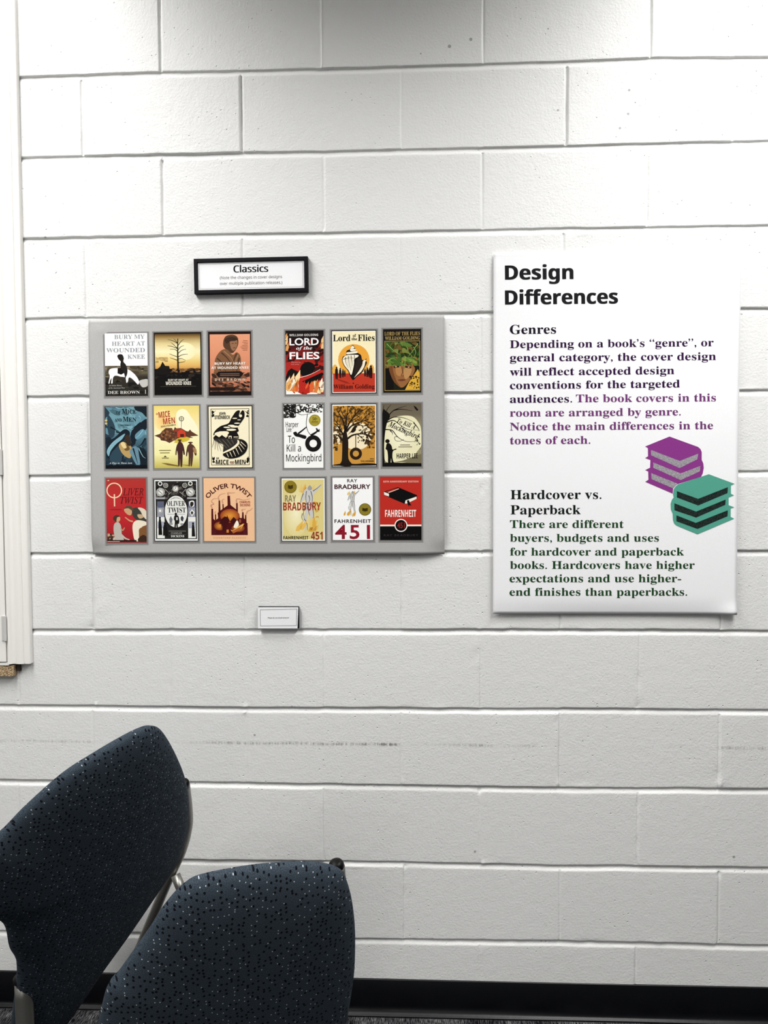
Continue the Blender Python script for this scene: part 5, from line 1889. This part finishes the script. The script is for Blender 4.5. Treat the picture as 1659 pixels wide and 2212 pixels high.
def chair(label, back, outline_px, hidden, cen, seat_w, seat_d, seat_z, far_px, near, foot_back, silver=None, near_post=None, r=.0135, seat_shift=0.0, inset=.03, ex=.45, fwd=.40):
    bl = [back.at_px(x, y) for x, y in outline_px] + hidden
    c0 = back.P + back.L * back.uc
    N0 = np.array([back.L[1], -back.L[0], 0]); F0 = -N0
    base = np.array([c0[0], c0[1], 0]) + F0 * seat_d * .5
    root = empty('chair', tuple(base))
    tag(root, label, 'chair', 'dotted blue chairs by the block wall')
    obj('backrest', back.mesh(bl, .05, cen), M_FABRIC, root, smooth=True)
    sc = np.array([c0[0], c0[1], seat_z]) + F0 * (seat_d * .5 + .03) + back.L * seat_shift
    obj('seat', pad_mesh(sc, back.L, F0, seat_w / 2, seat_d / 2, .055, 40, ex), M_FABRIC, root, smooth=True)
    zf = np.array([0, 0, -1.0])
    # uprights: behind the back, then down and forward along the seat
    far = [back.pt(*back.at_px(x, y, lf), lf) for x, y, lf in far_px]
    for s, pts in ((1, far), (-1, [back.pt(u, v, lf) for u, v, lf in near])):
        side = sc + back.L * s * (seat_w / 2 - inset) + np.array([0, 0, -.042])
        through = s > 0 and silver is not None        # this upright runs on to the floor as the front leg
        if through:
            d = (pts[-1] - pts[-2]) / np.linalg.norm(pts[-1] - pts[-2])
            foot = pts[-1] + d * (pts[-1][2] - .012) / (-d[2])
            foot[1] = min(foot[1], -.09)
            for q in pts: q[1] = min(q[1], -.09)
            path = pts + [foot]
            obj('foot', plug(foot + np.array([0, 0, 0.012]), zf, r * 1.15, .024), M_PLUG, root, smooth=True)
        else:
            path = pts + [side + F0 * seat_d * .05, side + F0 * seat_d * (fwd - .02)]
        u = obj('upright', tube_mesh(path, r, 20), M_METAL, root, smooth=True)
        obj('end_cap', plug(pts[0], pts[0] - pts[1], r * .86, .012), M_PLUG, u, smooth=True)['label'] = 'black plastic tube plug'
        if not through:
            ft = side + F0 * seat_d * fwd
            foot = np.array([ft[0], ft[1], .012]) + F0 * .03
            lg = obj('leg', tube_mesh([ft, (ft + foot) / 2, foot], r, 18), M_METAL, root, smooth=True)
            obj('foot', plug(foot + np.array([0, 0, 0.012]), zf, r * 1.15, .024), M_PLUG, lg, smooth=True)
        rr = r
        if s > 0 and silver is not None:              # rear leg welded to the upright, splayed to the rear
            top = back.pt(*back.at_px(*silver[0]), silver[0][2])
            q = on_plane(silver[1][0], silver[1][1], top, back.L)
            d = (q - top) / np.linalg.norm(q - top)
            foot = top + d * (top[2] - .012) / (-d[2])
        elif s < 0 and near_post is not None:
            x, y, lf, x2, y2, rr = near_post
            top = back.pt(*back.at_px(x, y, lf), lf)
            q = on_plane(x2, y2, top, back.L)
            d = (q - top) / np.linalg.norm(q - top)
            foot = top + d * (top[2] - .012) / (-d[2])
            obj('sleeve', plug(top - d * .010, d, rr * 1.08, .012), M_PLUG, root, smooth=True)['label'] = 'black plastic sleeve at the top of the near leg'
        else:
            top = side - F0 * seat_d * .30
            foot = np.array([top[0], top[1], .012]) + N0 * foot_back
        lg = obj('leg', tube_mesh([top, (top + foot) / 2, foot], rr, 18), M_METAL, root, smooth=True)
        obj('foot', plug(foot + np.array([0, 0, 0.012]), zf, rr * 1.15, .024), M_PLUG, lg, smooth=True)
    return root


# chair at the far left: seen from behind, its near side out of the picture
d1 = 1.64
P1 = np.array([CAM[0] - .604, CAM[1] + d1, .455])
b1 = Back(P1, math.radians(60), math.radians(25), .5, -.16)
out1 = [(0, 1800), (60, 1740), (140, 1670), (210, 1625), (270, 1590), (310, 1571), (332, 1568), (350, 1580), (372, 1615), (392, 1660), (403, 1705), (404, 1760), (398, 1800), (385, 1840), (368, 1872), (320, 1945), (268, 2022), (212, 2100), (165, 2170), (120, 2230)]
tail1 = [(38, 2105), (20, 2045), (0, 1988)]
o1 = [b1.at_px(x, y) for x, y in out1]; t1 = [b1.at_px(x, y) for x, y in tail1]
eu, ev = t1[-1]; su, sv = o1[0]
hid1 = [((o1[-1][0] + t1[0][0]) / 2 - .02, min(o1[-1][1], t1[0][1]) - .03)] + t1 + [(min(eu, su) - .035, ev + (sv - ev) * .25), (min(eu, su) - .05, ev + (sv - ev) * .55), (min(eu, su) - .04, ev + (sv - ev) * .85)]
chair('dark blue dotted chair at the lower left corner, nearest the cabinet', b1, out1, hid1, (-.15, .22), .28, .32, .44,
      [(398, 1693, -.026), (404, 1740, -.024), (405, 1785, -.022), (392, 1838, -.03), (366, 1895, -.035), (338, 1965, -.04), (308, 2045, -.045), (280, 2120, -.05)],
      [(-.25, .20, -.035), (-.245, .10, -.035), (-.22, .03, -.035)], .06, silver=[(379, 1890, -.02), (405, 1955, -.02)], near_post=(51, 2122, -.005, 54, 2212, .0165), r=.012, seat_shift=.125, inset=.06, ex=.75, fwd=.75)

d2 = 1.17
P2 = np.array([CAM[0] - .2, CAM[1] + d2, .5])
b2 = Back(P2, math.radians(22), math.radians(12), .3, -.08)
out2 = [(225, 2150), (260, 2095), (320, 2010), (345, 1970), (375, 1932), (400, 1909), (430, 1893), (500, 1878), (570, 1868), (650, 1863), (700, 1866), (735, 1877), (750, 1905), (761, 1950), (767, 2010), (766, 2080), (760, 2130), (752, 2180), (742, 2230)]
hid2 = [(.055, -.05), (.0, -.11), (-.08, -.135), (-.16, -.115), (-.235, -.05), (-.285, .05)]
chair('dark blue dotted chair in the foreground, right of the corner chair', b2, out2, hid2, (-.08, .13), .40, .40, .42,
      [(727, 1873, -.05), (735, 1960, -.05), (738, 2060, -.05), (730, 2180, -.05)],
      [(-.13, .22, -.05), (-.16, .12, -.05), (-.18, .0, -.05)], .06)
